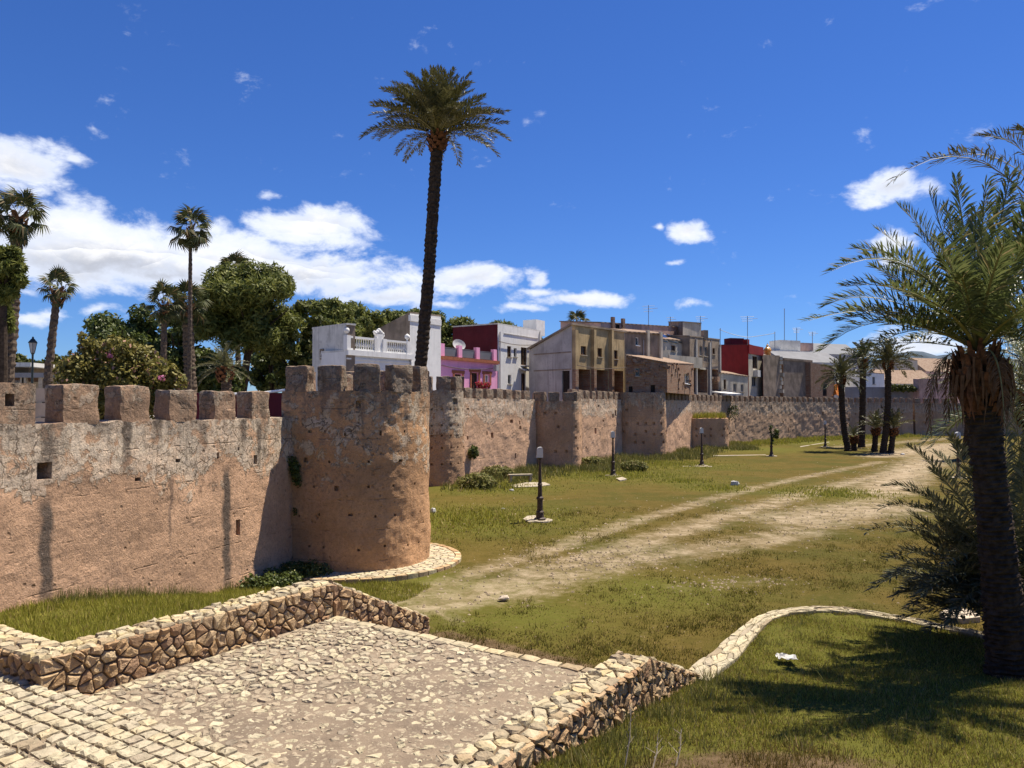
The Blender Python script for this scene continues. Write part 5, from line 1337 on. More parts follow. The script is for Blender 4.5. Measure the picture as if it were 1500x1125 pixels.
for i in range(46):
    e = 0 if i < 28 else 1; t = r2.random(); p = fr5[e].lerp(fr5[e + 1], t); d0 = (fr5[e + 1] - fr5[e]).normalized(); n0 = Vector((d0.y, -d0.x)); zt_ = zz(521, 70.6) + (zz(532, 71.1) - zz(521, 70.6)) * t if e == 0 else zz(533, 78)
    q = p + n0 * .06; b.box((q.x, q.y, zt_ - r2.uniform(.05, 3.2) * r2.random()), (r2.uniform(.25, .5), r2.uniform(.12, .3), r2.uniform(.14, .24)), math.atan2(d0.y, d0.x))
b.build('loose_brick', 'old_brick', o)
f6 = quad_foot(967, 85.5, 1016, 91, 5)
o = house('cream_house', 'cream house with solar panels on its roof and a stained terrace', 'house', f6, [zz(497, 85.5), zz(501, 91), zz(487, 94), zz(484, 90)], 'cream_plaster', {0: [('dark', 983.5, 506, 990, 514)]}, 'roof_tile', over=.15)
A_, B_ = f6[0], f6[1]; d_ = (B_ - A_).normalized(); nr = Vector((d_.y, -d_.x)); ang = math.atan2(d_.y, d_.x); bk = -nr
q0 = A_ + nr * 1.2; q1 = B_ + nr * 1.2
strip('terrace_parapet', o, q0, q1, zz(534, 82), zz(517, 82), .15, 0, 'cream_plaster')
so = empty('solar_panels', V3(A_ + d_ * S2(985) + bk * 1, zz(498, 84)), 'row of three dark solar panels tilted on the cream house roof', 'solar panels')
for u0, u1 in ((964, 977), (979.5, 992), (994.5, 1006)):
    s0, s1 = S2(u0), S2(u1); zl, zh = zz(497.5, 84) + .12, zz(487, 86) + .2
    V_ = [V3(A_ + d_ * s0 + nr * .1, zl), V3(A_ + d_ * s1 + nr * .1, zl - .15), V3(A_ + d_ * s1 + bk * 1.6, zh - .15), V3(A_ + d_ * s0 + bk * 1.6, zh)]
    obj('panel', V_ + [v - UP * .08 for v in V_], [(0, 1, 2, 3), (4, 7, 6, 5), (0, 4, 5, 1), (1, 5, 6, 2), (2, 6, 7, 3), (3, 7, 4, 0)], 'solar', so)
# buildings behind the ridge of roofs
fz = quad_foot(880, 90, 1001, 104, 6)
o = house('ruined_house', 'pinkish ruined upper wall with broken edge behind the roofs', 'house', fz, [zz(473, 90), zz(480, 104), zz(480, 108), zz(474, 96)], 'pinkish_plaster', {0: [('hole', 902, 475, 909, 484)]}, 'roof_tile', over=.2)
A_ = fz[0]; d_ = (fz[1] - fz[0]).normalized(); nr = Vector((d_.y, -d_.x)); ang = math.atan2(d_.y, d_.x)
for u in (897, 912): q = A_ + d_ * S2(u) + nr * .1; MB().box((q.x, q.y, zz(482, 93)), (.5, .3, 2.6), ang).build('pier', 'old_brick', o)
house('grey_house', 'boxy grey rooftop block behind the solar panels', 'house', [at(1001, 100), at(1028, 103), at(1024, 110), at(980, 108)], [zz(472, 100), zz(474, 103), zz(474, 110), zz(472, 108)], 'grey_plaster', {}, 'brown_plaster', side_mats={0: 'cream_plaster', 3: 'brown_plaster'}, over=.1)
# grey house with loggia
f7 = quad_foot(1011, 88.5, 1055, 98.0, 6)
o = house('grey_house', 'grey brown house with small upper windows and brick balconies', 'house', f7, [zz(493, 88.5), zz(498, 98), zz(498, 102), zz(494, 95)], 'brown_plaster', {0: [('grey', 1025, 507, 1029, 521), ('grey', 1032, 508, 1036.5, 522), ('dark', 1044, 510, 1047.5, 519), ('loggia', 1014, 540, 1036, 575), ('loggia', 1042, 541, 1052, 552), ('loggia', 1042, 555, 1052, 572)]}, 'brown_plaster', over=.1)
A_, B_ = f7[0], f7[1]; d_ = (B_ - A_).normalized(); nr = Vector((d_.y, -d_.x)); ang = math.atan2(d_.y, d_.x)
for u in (1019, 1039, 1054): q = A_ + d_ * S2(u) + nr * .08; zt_ = zz(497, 90); MB().box((q.x, q.y, (zt_ + 3) / 2), (.35, .22, zt_ - 3), ang).build('pilaster', 'grey_plaster', o)
q = A_ + d_ * S2(1027) + nr * .1; MB().box((q.x, q.y, zz(538, 89)), (2.1, .25, .25), ang).build('lintel', 'cream_plaster', o)
q = A_ + d_ * S2(1047) + nr * .25; MB().box((q.x, q.y, zz(553, 91)), (.9, .5, .6), ang).build('balcony', 'old_brick', o)
b = MB().box((at(1036, 92).x, 93, zz(490, 92)), (.6, .6, 1.2), .4); b.build('chimney', 'brown_plaster', o)
def drainpipe(o, e0, e1, u, v0, v1):
    d_ = (e1 - e0).normalized(); n0 = Vector((d_.y, -d_.x)); k = (u - 750) / F / cP; s = (k * e0.y - e0.x) / (d_.x - k * d_.y); q = e0 + d_ * s + n0 * .07
    MB().tube([V3(q, zz(v0, q.y)), V3(q, max(3, zz(v1, q.y)))], .05, 6).build('drainpipe', 'window_grey', o)
for nm, (e0, e1), us in (('white', (fb_[0], fb_[1]), (600,)), ('white', (fw[0], fw[1]), (731.5, 790)), ('grey', (f5[0], f5[1]), (942,)), ('grey', (f7[0], f7[1]), (1041.5,))):
    par = [q for q in bpy.data.objects if q.get('category') == 'house' and q.get('label', '').startswith({600: 'white house with a balus', 731.5: 'white house with a maroon', 942: 'narrow grey', 1041.5: 'grey brown'}[us[0]])][0]
    for u in us: drainpipe(par, e0, e1, u, 520 if u == 600 else (486 if u < 800 else 498), 600)
# red house
o = house('red_house', 'dark red house with a white balcony bay on its narrow front', 'house', [at(1097, 103.5), at(1118, 108.5), at(1078, 116), at(1056, 111)], [zz(505, 103.5), zz(511, 108.5), zz(508, 116), zz(506, 111)], 'red_paint', {0: [('balcony', 1102.5, 522, 1110, 540), ('grey', 1101, 552, 1108, 566)]}, 'maroon_paint', side_mats={0: 'cream_plaster'})
A_, B_ = at(1097, 103.5), at(1118, 108.5); d_ = (B_ - A_).normalized(); nr = Vector((d_.y, -d_.x)); ang = math.atan2(d_.y, d_.x)
strip('red_parapet', o, A_, B_, zz(519, 105), zz(506, 105), .3, .12, 'red_paint')
q = A_ + d_ * S2(1106) + nr * .3; MB().box((q.x, q.y, zz(547, 105)), (1.3, .6, .9), ang).build('balcony', 'white_old', o)
MB().box((at(1076, 112).x, 112, zz(502, 112)), (2.3, 1.6, 1.2), .35).build('roof_hut', 'maroon_paint', o); MB().box((at(1094, 105.5).x, 105.5, zz(502, 105.5)), (.8, .6, .9), ang).build('chimney', 'red_paint', o)
o = house('cream_house', 'low cream house crouching under the red wall', 'house', quad_foot(1057, 97.5, 1096, 102.5, 3), [zz(547, 97.5), zz(552, 102.5), zz(545, 104), zz(541, 101)], 'cream_plaster', {0: [('dark', 1060, 556, 1064, 570), ('grey', 1074, 562, 1079, 574), ('grey', 1085, 563, 1089, 574)]}, 'roof_tile', over=.2)
o = house('ruined_wall', 'sandy brick stump of a ruined wall right of the red house', 'wall', [at(1118.5, 106), at(1143, 110), at(1140, 113), at(1120, 110)], [zz(521, 106), zz(522, 110), zz(526, 113), zz(520, 110)], 'brown_plaster', {}, 'brown_plaster')
b = MB(); r2 = random.Random(3)
for k in range(9): b.box((at(1143 + r2.uniform(-1, 3), 110).x, 110 + r2.uniform(-.3, .6), zz(525 + k * 6, 110)), (.5, .8, .5), r2.uniform(0, 1))
b.build('broken_edge', 'cream_plaster', o)
o = empty('glazed_dome', V3(at(1125, 115), zz(522, 115)), 'small golden tiled turret dome glinting above the ruined wall', 'dome')
MB().lathe(o.location, [(.5, -1.5), (.5, -.2), (.62, -.1), (.62, .05), (.48, .2), (.5, .75), (.6, .8), (.6, .9), (.46, 1.2), (.24, 1.4), (.2, 1.45), (.2, 1.65), (.07, 1.8), (.02, 2.0)], 10).build('dome', 'gold_tile', o)
o = house('brown_building', 'old brown brick building with a stained parapet beyond the ruined wall', 'building', quad_foot(1148, 112, 1190, 118, 6), [zz(527, 112), zz(531, 118), zz(531, 122), zz(527, 118)], 'old_brick', {}, 'brown_plaster', side_mats={0: 'brown_plaster'})
strip('parapet', o, at(1148, 112), at(1190, 118), zz(529, 115), zz(526, 115), .3, .12, 'brown_plaster')
house('brown_building', 'lower brown brick wing running towards the slim palms', 'building', quad_foot(1188, 116, 1222, 121, 5), [zz(532, 116), zz(537, 121), zz(535, 124), zz(531, 121)], 'old_brick', {0: [('hole', 1205, 563, 1211, 580)]}, 'brown_plaster')
o = house('pale_building', 'pale far building with roof terraces behind the golden dome', 'building', quad_foot(1134, 140, 1193, 150, 8), [zz(514, 140), zz(516, 150), zz(515, 158), zz(513, 148)], 'pinkish_plaster', {0: [('dark', 1150, 520, 1154, 527)]}, 'white_old', side_mats={0: 'white_old'})
MB().box((at(1156, 148).x, 150, zz(508, 148)), (5, 3, 2.6), .4).build('roof_hut', 'white_old', o); MB().box((at(1180, 150).x, 152, zz(509, 148)), (3.4, 3, 2.2), .4).build('roof_hut', 'pinkish_plaster', o)
def shed(label, uL, uR, Y, v_eave, v_ridge, roof, wall, ridge_f=.45, depth=8):
    a, b_ = at(uL, Y), at(uR, Y + 4); f = quad_foot(uL, Y, uR, Y + 4, depth); d_ = (b_ - a).normalized(); back = (f[3] - f[0])
    o = house('shed', label, 'shed', f, [zz(v_eave, Y)] * 4, wall, {}, wall)
    zr_ = zz(v_ridge, Y + depth * ridge_f); m0, m1 = f[0] + back * .5, f[1] + back * .5; z0 = zz(v_eave, Y) + .15
    V_ = [V3(f[0], z0), V3(f[1], z0), V3(m1, zr_), V3(m0, zr_), V3(f[2], z0), V3(f[3], z0)]
    obj('pitched_roof', V_, [(0, 1, 2, 3), (3, 2, 4, 5), (0, 3, 5), (1, 4, 2)], roof, o); return o
shed('long shed with a pale grey metal roof behind the brown building', 1150, 1236, 126, 531, 514, 'grey_roof', 'white_old')
shed('bigger shed with a dark slate roof far behind', 1192, 1262, 150, 519, 502, 'dark_roof', 'grey_plaster')
shed('house with a broad clay tiled roof right of the slim palms', 1302, 1378, 134, 563, 541, 'roof_tile', 'cream_plaster')
shed('pinkish house with a tiled roof near the hills', 1358, 1420, 150, 545, 524, 'roof_tile', 'pinkish_plaster')
house('white_house', 'little white house between the slim palms', 'house', quad_foot(1266, 129, 1296, 132, 4), [zz(546, 129), zz(548, 132), zz(546, 134), zz(544, 133)], 'white_paint', {0: [('grey', 1278, 552, 1282, 563)]}, 'roof_tile')
house('low_house', 'low brown house behind the palm crowns with a flat roof', 'house', quad_foot(1316, 140, 1345, 143, 5), [zz(527, 140)] * 4, 'cream_plaster', {}, 'roof_tile')
o = empty('metal_fence', V3(at(1240, 126.5), 3), 'grey corrugated metal fence on top of the far rampart', 'fence')
p0, p1 = at(1238, 126.2), at(1348, 127.5); n_ = 22
for i in range(n_):
    q = p0.lerp(p1, (i + .5) / n_); w = (p1 - p0).length / n_
    MB().box((q.x, q.y + (.04 if i % 2 else 0), (zz(567, 127) + 3) / 2), (w * .98, .05, zz(567, 127) - 3), math.atan2(p1.y - p0.y, p1.x - p0.x)).build('panel', 'grey_roof', o)
house('pink_wall', 'tall pinkish plaster wall block on the bend of the far rampart', 'wall', quad_foot(1347, 125.2, 1394, 126, 1.5), [zz(556, 125), zz(554, 126), zz(554, 127), zz(556, 127)], 'pinkish_plaster', {}, 'pinkish_plaster')
o = empty('tarpaulin', V3(at(1222, 121), 3), 'orange tarpaulin draped behind the far rampart', 'tarpaulin'); vs = []
for j in range(5):
    for i in range(7): vs.append(P3(1215 + 18 * i / 6, 563 + 16 * j / 4, 121.5) + Vector((0, .3 * math.sin(i * 1.9) - .25 * j, .12 * math.sin(i * 2.3 + j))))
obj('cloth', vs, [(j * 7 + i, j * 7 + i + 1, j * 7 + i + 8, j * 7 + i + 7) for j in range(4) for i in range(6)], 'orange_cloth', o)
o = empty('ivy', V3(at(1318, 128), 3), 'green ivy spilling over the top of the metal fence', 'ivy')
cs = [tuple(P3(u, 567 + (k % 2) * 3, 125.6)) for k, u in enumerate(range(1302, 1340, 4))]
quads_np('leaves', leaf_cloud(cs, [.5] * len(cs), 1500, .28, 3, .9, 1.1) - np.array(o.location), 4, 'leaf_light', o)
# white canopy lying on the rampart edge
o = empty('awning', V3(at(1070, 94), 5), 'small white awning roof just above the pitted rampart', 'awning')
MB().box((at(1067, 94.5).x, 95.2, zz(575.5, 94)), (3.2, 2.2, .12), .75, Matrix.Rotation(.12, 3, 'X')).build('sheet', 'white_metal', o); MB().tube([V3(at(1058, 94.5), 5.2), V3(at(1058, 94.5), zz(575, 94))], .04).build('post', 'aerial', o)
# left: kiosk, lantern, low walls behind the rampart
o = empty('kiosk', V3(at(20, 48), 3), 'low kiosk with flat pale roofs at the left edge', 'kiosk')
def slab(u0, u1, v0, v1, Y, dep, mat, nm):
    a, b_ = at(u0, Y), at(u1, Y); return MB().box(((a.x + b_.x) / 2, Y + dep / 2, (zz(v0, Y) + zz(v1, Y)) / 2), (b_.x - a.x, dep, zz(v0, Y) - zz(v1, Y))).build(nm, mat, o)
slab(-60, 44, 531, 537, 46, 5, 'white_old', 'roof'); slab(-60, 92, 546, 553, 44, 4, 'grey_roof', 'roof'); slab(-60, 88, 553, 557, 44.3, 3.4, 'wood_brown', 'fascia')
slab(-60, 42, 537, 546, 47.5, 3, 'brown_plaster', 'wall'); slab(-60, 90, 557, 640, 47, 3, 'cream_plaster', 'wall')
for u in (-20, 6, 33, 36, 60, 84): 
    q = at(u, 44.2); MB().box((q.x, q.y, (3 + zz(547, 44)) / 2), (.22, .22, zz(547, 44) - 3)).build('post', 'concrete', o)
for u in range(8, 32, 3):
    q = at(u, 44.4); MB().box((q.x, q.y, (3 + zz(556, 44)) / 2), (.05, .05, zz(556, 44) - 3)).build('bar', 'aerial', o)
slab(44, 82, 538, 541, 60, 3, 'grey_roof', 'roof')
o = empty('street_lantern', V3(at(46.5, 40), 3), 'old style street lantern on a slim post at the left', 'street lamp'); c = Vector(o.location)
zl = zz(517, 40)
MB().lathe(c, [(.12, 0), (.12, .3), (.06, .5), (.05, zl - 3 - .1), (.1, zl - 3)], 10).build('post', 'lamp_green', o)
MB().lathe((c.x, c.y, zl), [(.10, 0), (.2, .5), (.2, .52)], 6).build('glass', 'window_grey', o)
b = MB().lathe((c.x, c.y, zl + .52), [(.25, 0), (.2, .08), (.1, .2), (.06, .22), (.05, .3), (.01, .34)], 6)
for i in range(6):
    a = i * math.pi / 3; b.tube([(c.x + .105 * math.cos(a), c.y + .105 * math.sin(a), zl), (c.x + .205 * math.cos(a), c.y + .205 * math.sin(a), zl + .52)], .012, 4)
b.build('cap', 'lamp_green', o)
o = empty('low_wall', V3(at(355, 32), 3), 'dark red low wall with a white rail behind the left battlements', 'wall')
p0, p1 = at(262, 32), at(426, 32); MB().box(((p0.x + p1.x) / 2, 32, (3 + zz(575.5, 32)) / 2), (p1.x - p0.x, .25, zz(575.5, 32) - 3)).build('wall', 'maroon_paint', o)
MB().tube([V3(at(300, 31.7), zz(577, 31.7)), V3(at(372, 31.7), zz(577, 31.7)), V3(at(420, 31.7), zz(571, 31.7))], .05, 8).build('rail', 'white_metal', o)
o = empty('low_wall', V3(at(70, 18), 3), 'sandy stepped low wall seen between the left battlements', 'wall')
for i in range(6):
    p0, p1 = at(52, 18.4 + .05 * i), at(98, 18.4 + .05 * i); z0 = 3 + .36 * i; MB().box(((p0.x + p1.x) / 2, 18.6 + .05 * i, z0 + .17), (p1.x - p0.x, .4, .33)).build('course', 'beige_wall', o)
# aerials and cables
def facade_cable(label, e0, e1, v0, v1):
    d_ = (e1 - e0).normalized(); n0 = Vector((d_.y, -d_.x)) * .12; a, b_ = V3(e0 + n0, zz(v0, e0.y)), V3(e1 + n0, zz(v1, e1.y)); m_ = (a + b_) / 2 - UP * .5
    o = empty('facade_cable', a, label, 'cable'); MB().tube([bez(a, m_, b_, i / 8) for i in range(9)], .028, 4).build('cable', 'lamp_iron', o)
facade_cable('dark cable sagging along the white house with small windows', fw[0], fw[1], 500, 503)
facade_cable('dark cable sagging across the ochre front of the gabled house', fg_[0] + Vector((.3, -.5)), fg_[1] + Vector((.3, -.5)), 535, 537)
facade_cable('dark cable sagging across the pink house front', fp[0], fp[1], 535, 538)
facade_cable('dark cable along the grey brown house front', f7[0], f7[1], 527, 530)
def aerial(label, u, v0, v1, Y, bars=3, w=1.0):
    o = empty('tv_aerial', P3(u, v1, Y), label, 'aerial'); c = Vector(o.location); t = P3(u, v0, Y)
    MB().tube([c - UP * .3, t], .035 * Y / 90, 5).build('mast', 'aerial', o); b = MB()
    for k in range(bars): z = t.z - .12 - .28 * k; b.tube([(c.x - w * (.5 - .06 * k), c.y, z), (c.x + w * (.5 - .06 * k), c.y, z + .05)], .02 * Y / 90, 4)
    if bars > 1: b.tube([(c.x, c.y, t.z - .4), (c.x + w * .7, c.y - .3, t.z - .35)], .02 * Y / 90, 4)
    b.build('crossbars', 'aerial', o)
aerial('tv aerial on a tall mast above the narrow grey house', 950, 447, 492, 80, 3, 1.3); aerial('small tv aerial above the ruined pinkish wall', 982, 464, 482, 100, 2, 1.0); aerial('tv aerial on the corner of the boxy grey rooftop block', 1026, 463, 476, 103, 3, 1.3)
aerial('tv aerial with wide arms above the red house', 1095, 463, 502, 101, 3, 1.8); aerial('bare mast between the grey house and red house', 1055, 481, 505, 95, 1, .3); aerial('very tall thin mast over the pale far building', 1149, 452, 508, 160, 1, .2)
aerial('tv aerial over the right of the pale far building', 1167, 480, 506, 150, 4, 1.6); aerial('tv aerial beyond the pale far building', 1190, 486, 512, 152, 3, 1.5); aerial('thin mast left of the pale far building', 1135, 486, 515, 140, 1, .3)
for lb, pts in (('sagging cable from the grey house mast to the red house aerial', [(1055, 483), (1075, 492), (1096, 494)]), ('sagging cable from the red house aerial to the far mast', [(1096, 494), (1115, 492), (1135, 488)])):
    P_ = [P3(u, v, 98) for u, v in pts]; o = empty('overhead_cable', P_[0], lb, 'cable')
    MB().tube([bez(P_[0], P_[1], P_[2], i / 10) for i in range(11)], .03, 4).build('cable', 'aerial', o)
# ------------------------------------------------------------------ street furniture and small things
def lamp(u, v, label, head=True):
    c = G(u, v); c.z = ground_z(c.x, c.y); o = empty('lamp_post', c, label, 'lamp post', 'lamp posts along the foot of the rampart')
    MB().lathe(c, [(.24, -.1), (.24, .10), (.17, .14), (.15, .32), (.17, .36), (.12, .42), (.115, .85), (.15, .88), (.15, .94), (.095, 1.0), (.085, 1.45), (.105, 1.48), (.075, 1.54), (.055, 2.3), (.05, 2.5), (.10, 2.54), (.10, 2.58)], 12).build('column', 'lamp_iron', o)
    MB().lathe(c, [(.55, -.12), (.52, .035)], 14).build('base_pad', 'concrete', o)
    if head:
        n_ = 8; prof = [(-.16, 0), (-.13, .12)] + [(-.13 + .13 * (1 - math.cos(a)) , .30 + .13 * math.sin(a)) for a in [math.pi / 2 * i / 4 for i in range(5)]] + [(.08, .42), (.12, .36), (.13, 0)]
        vs = [c + Vector((x, y, 2.58 + z)) for y in (-.13, .13) for x, z in prof]; m_ = len(prof)
        obj('lamp_head', vs, [tuple(range(m_)), tuple(reversed(range(m_, 2 * m_)))] + [(i, m_ + i, m_ + (i + 1) % m_, (i + 1) % m_) for i in range(m_)], 'lamp_white', o)
    return o
lamp(791, 763, 'nearest lamp post with curved white head, beside a round pad'); lamp(898, 697, 'second lamp post, standing in the shade of the tall dark tower'); lamp(1028, 682, 'third lamp post, in front of the low broken tower')
lamp(1130, 668, 'lamp post overgrown with ivy before the pitted rampart', False); lamp(1209, 655, 'lamp post left of the slim palm cluster'); lamp(1404, 700, 'lamp post just left of the big palm trunk')
c = G(1130, 668); o = empty('ivy', c, 'dark ivy climbing the fourth lamp post', 'ivy')
cs = [(c.x + .1 * math.sin(k), c.y - .05, 1.2 + .26 * k) for k in range(7)] + [(c.x + .45, c.y, 1.9), (c.x + .5, c.y, 2.3)]
quads_np('leaves', leaf_cloud(cs, [.13] * 7 + [.3, .25], 420, .14, 3, 1, 1.2) - np.array(c), 4, 'leaf_dark', o)
MB().tube([c + UP * 2.4, c + Vector((.1, 0, 3.1)), c + Vector((.0, 0, 3.6))], [.03, .02, .008], 5).build('twig', 'twig', o)
# stone bench, its paved spot and the flat pads
c = G(762, 706); c.z = 0; o = empty('stone_bench', c, 'low stone bench in the weeds before the rounded tower', 'bench')
b = MB().box((c.x, c.y, .44), (1.5, .42, .09), .25); b.build('seat', 'concrete', o)
for s in (-.62, .62): q = Vector((math.cos(.25), math.sin(.25))) * s; MB().box((c.x + q.x, c.y + q.y, .2), (.12, .4, .44), .25).build('leg', 'concrete', o)
def patch(name, label, pts, z, mat, cat='paving', th=.06):
    P_ = [G(u, v, 0) for u, v in pts]; n = len(P_); c = sum(P_, Vector()) / n; c.z = ground_z(c.x, c.y)
    o = empty(name, c, label, cat); vs = []
    for p in P_: vs.append(Vector((p.x, p.y, c.z - .1)))
    for p in P_: vs.append(Vector((p.x, p.y, c.z + z)))
    for p in P_: q = c.lerp(p, .93); vs.append(Vector((q.x, q.y, c.z + z + .012)))
    area = sum(P_[i].x * P_[i - 1].y - P_[i - 1].x * P_[i].y for i in range(n))
    obj('slab', vs, [(k * n + i, k * n + (i + 1) % n, (k + 1) * n + (i + 1) % n, (k + 1) * n + i) for k in (0, 1) for i in range(n)] + [tuple(range(2 * n, 3 * n))], mat, o)
    return o
patch('stone_paving', 'pale paved spot round the stone bench', [(748, 712), (772, 708), (798, 708), (806, 711), (790, 714), (755, 715)], .05, 'concrete')
patch('stone_slab', 'round pale slab at the foot of the nearest lamp post', [(766, 762), (772, 758), (784, 757), (790, 759), (788, 765), (775, 767)], .05, 'concrete')
patch('stone_slab', 'pale slab lying right of the second lamp post', [(902, 702), (912, 700), (918, 703), (908, 705)], .05, 'concrete')
patch('path_edging', 'pale strip of old paving before the third lamp post', [(998, 682.6), (1043, 683), (1043, 683.8), (998, 683.3)], .015, 'concrete')
patch('path_edging', 'pale strip of old paving left of the ivy lamp post', [(1045, 667.3), (1122, 666.2), (1122, 666.8), (1045, 668)], .015, 'concrete')
patch('path_edging', 'pale strip of old paving towards the palm cluster', [(1172, 654), (1215, 647.2), (1215, 647.7), (1172, 654.8)], .015, 'concrete')
patch('rubble_pile', 'flat grey rock lying beyond the lawn kerb', [(1376, 906), (1388, 899), (1408, 898), (1432, 905), (1436, 912), (1410, 915), (1385, 912)], .12, 'rock', 'rock')
def blob(name, label, c, r, h, mat, cat, seed, n=9):
    r2 = random.Random(seed); o = empty(name, c, label, cat); vs = []; prof = [(1.0, -.2), (1.05, .35), (.75, .85), (.3, 1.0)]
    for f, z in prof:
        for i in range(n): a = 2 * math.pi * i / n; k = r * f * r2.uniform(.75, 1.2); vs.append(Vector(c) + Vector((k * math.cos(a), k * math.sin(a) * .7, h * z * r2.uniform(.85, 1.1))))
    obj('body', vs, [(k * n + i, k * n + (i + 1) % n, (k + 1) * n + (i + 1) % n, (k + 1) * n + i) for k in range(3) for i in range(n)] + [tuple(range(3 * n, 4 * n))], mat, o)
blob('plastic_bag', 'crumpled white plastic bag lying far out on the field', G(1076, 711), .26, .28, 'bright_paper', 'bag', 1)
blob('paper_scrap', 'white scrap of paper on the grass near the bench', G(749, 719), .14, .1, 'bright_paper', 'litter', 2); blob('paper_scrap', 'small white scrap in the grass below the bench', G(737, 746), .07, .06, 'bright_paper', 'litter', 3)
blob('paper_scrap', 'white scrap lying beside the big tower skirt', G(634, 752), .13, .25, 'bright_paper', 'litter', 4); blob('pebble', 'pale stone on the dirt track in mid field', G(738, 877), .14, .08, 'rock', 'stone', 5); blob('paper_scrap', 'white scrap by the palm cluster', G(1322, 666), .2, .15, 'bright_paper', 'litter', 6)
c = G(1152, 961, .42); c.z = ground_z(c.x, c.y); o = empty('paper_sheet', c, 'crumpled pale paper sheet lying on the lawn', 'litter'); vs = []; r2 = random.Random(9)
for j in range(6):
    for i in range(8): vs.append(c + Vector(((i - 3.5) * .045 + r2.uniform(-.012, .012), (j - 2.5) * .05 + .02 * math.sin(i), .09 + r2.uniform(0, .05))))
obj('sheet', vs, [(j * 8 + i, j * 8 + i + 1, j * 8 + i + 9, j * 8 + i + 8) for j in range(5) for i in range(7)], 'bright_paper', o)
# dry stalks in the near grass
for k, (u, v, h, lb) in enumerate(((915, 1122, .55, 'bare grey dry stalk standing in the near grass'), (990, 1118, .3, 'short forked dry stalk at the bottom edge'), (955, 1128, .3, 'dark weed stalk beside the bare grey one'))):
    c = G(u, v, 1.0); c.z = ground_z(c.x, c.y); o = empty('dry_stalk', c, lb, 'plant'); b = MB(); r2 = random.Random(k)
    t = c + Vector((.1, .2, h)); b.tube([c, c.lerp(t, .5) + Vector((.02, 0, 0)), t], [.009, .007, .003], 5)
    for i in range(5): q = c.lerp(t, .35 + .13 * i); b.tube([q, q + Vector((r2.uniform(-.12, .12), r2.uniform(-.08, .08), .09))], [.005, .002], 4)
    b.build('stem', 'twig', o)
# ------------------------------------------------------------------ grass, weeds and undergrowth
def blades(name, label, pts, hgt, wid, mat, seed, lean=.5):
    """one bent triangle pair per blade at each point"""
    g = np.random.default_rng(seed); n = len(pts); P_ = np.asarray(pts, float)
    a = g.random(n) * 2 * np.pi; h = hgt * (.45 + .9 * g.random(n) ** 1.5) * (P_[:, 3] if P_.shape[1] > 3 else 1); w = wid * (.6 + .8 * g.random(n))
    dx = np.stack([np.cos(a), np.sin(a), np.zeros(n)], 1); la = g.random(n) * 2 * np.pi; le = lean * g.random(n) * h
    tip = P_[:, :3] + np.stack([np.cos(la) * le, np.sin(la) * le, h], 1)
    V = np.stack([P_[:, :3] - dx * w[:, None] / 2, P_[:, :3] + dx * w[:, None] / 2, tip], 1).reshape(-1, 3)
    o = quads_np(name, V, 3, mat); return tag(o, label, None, None, 'stuff')
_ZC = {}
def gz(x, y):
    k = (round(x * 10), round(y * 10))
    if k not in _ZC: _ZC[k] = ground_z(x, y)
    return _ZC[k]
def scatter(n, box, test, seed, clump=None):
    r2 = random.Random(seed); out = []; tries = 0
    while len(out) < n and tries < n * 12:
        tries += 1
        x, y = r2.uniform(box[0], box[1]), r2.uniform(box[2], box[3]); w = test(x, y)
        if w <= 0 or r2.random() > w: continue
        out.append((x, y, gz(x, y) - .01, .5 + .5 * w))
    return out
def in_lawn(x, y):
    if not inside(x, y, LAWN): return 0
    if x / max(y, .1) > .78: return 0
    bare = math.exp(-(((x - 2.6) / 1.7) ** 2 + ((y - 8.05) / .75) ** 2))
    pt = .5 + .9 * fbm((x, y, 0), .9, 3)
    return max(.06, min(1, pt + .35)) * (1 - .93 * bare) * min(1, 9 / y + .25)
L_ = scatter(120000, (-1.5, 13, 5.5, 17), in_lawn, 1)
k_ = int(len(L_) * .72)
blades('lawn_grass', 'short green lawn grass inside the curved kerb', L_[:k_], .062, .013, 'blade', 1, .9)
blades('dry_grass', 'dry straw coloured blades among the lawn grass', L_[k_:], .075, .012, 'blade_dry', 2, .8)
def in_bank(x, y):
    p, q = pq(x, y)
    if p > -.56 or (q > 4.25): return 0
    w = (Vector((x, y)).dot(NA)) + 12.73
    if w < .02 or w > 4.5 or (Vector((x, y)) - T1c).length < 2.5: return 0
    a = Vector((x, y)).dot(TA)
    if a > 18.6: return 0
    return min(1, .75 + .6 * fbm((x, y, 0), 1.1, 3))
blades('bank_grass', 'green grass bank at the foot of the near rampart', scatter(52000, (-12, -2, 8, 22), in_bank, 3), .13, .014, 'blade', 3, .7)
wpA = [AW(a + .0, -12.55) for a in (8, 18.2)]
def in_foot(x, y):
    w = (Vector((x, y)).dot(NA)) + 12.73; a = Vector((x, y)).dot(TA)
    return 1 if .03 < w < .5 and 8 < a < 18.7 and fbm((x, y, 1), 1.3, 2) > -.05 else 0
blades('weeds', 'taller weeds along the foot of the near rampart', scatter(9000, (-12, -4, 8, 22), in_foot, 4), .26, .014, 'blade_weed', 4, .6)
def in_verge(x, y):
    p, q = pq(x, y)
    return (1 - sstep(p, 6.0, 6.9)) * (.5 + .8 * fbm((x, y, 4), 1.2, 2)) if 5.84 < p < 6.9 and -2.6 < q < 6 else 0
blades('weeds', 'taller weeds along the outer foot of the right rubble wall', scatter(7000, (-1, 6, 6, 14), in_verge, 14), .22, .013, 'blade_weed', 14, .7)
def in_dry(x, y): return math.exp(-(((x - 2.4) / 1.8) ** 2 + ((y - 8.2) / .9) ** 2)) * (.4 + .9 * fbm((x, y, 7), 1.5, 2))
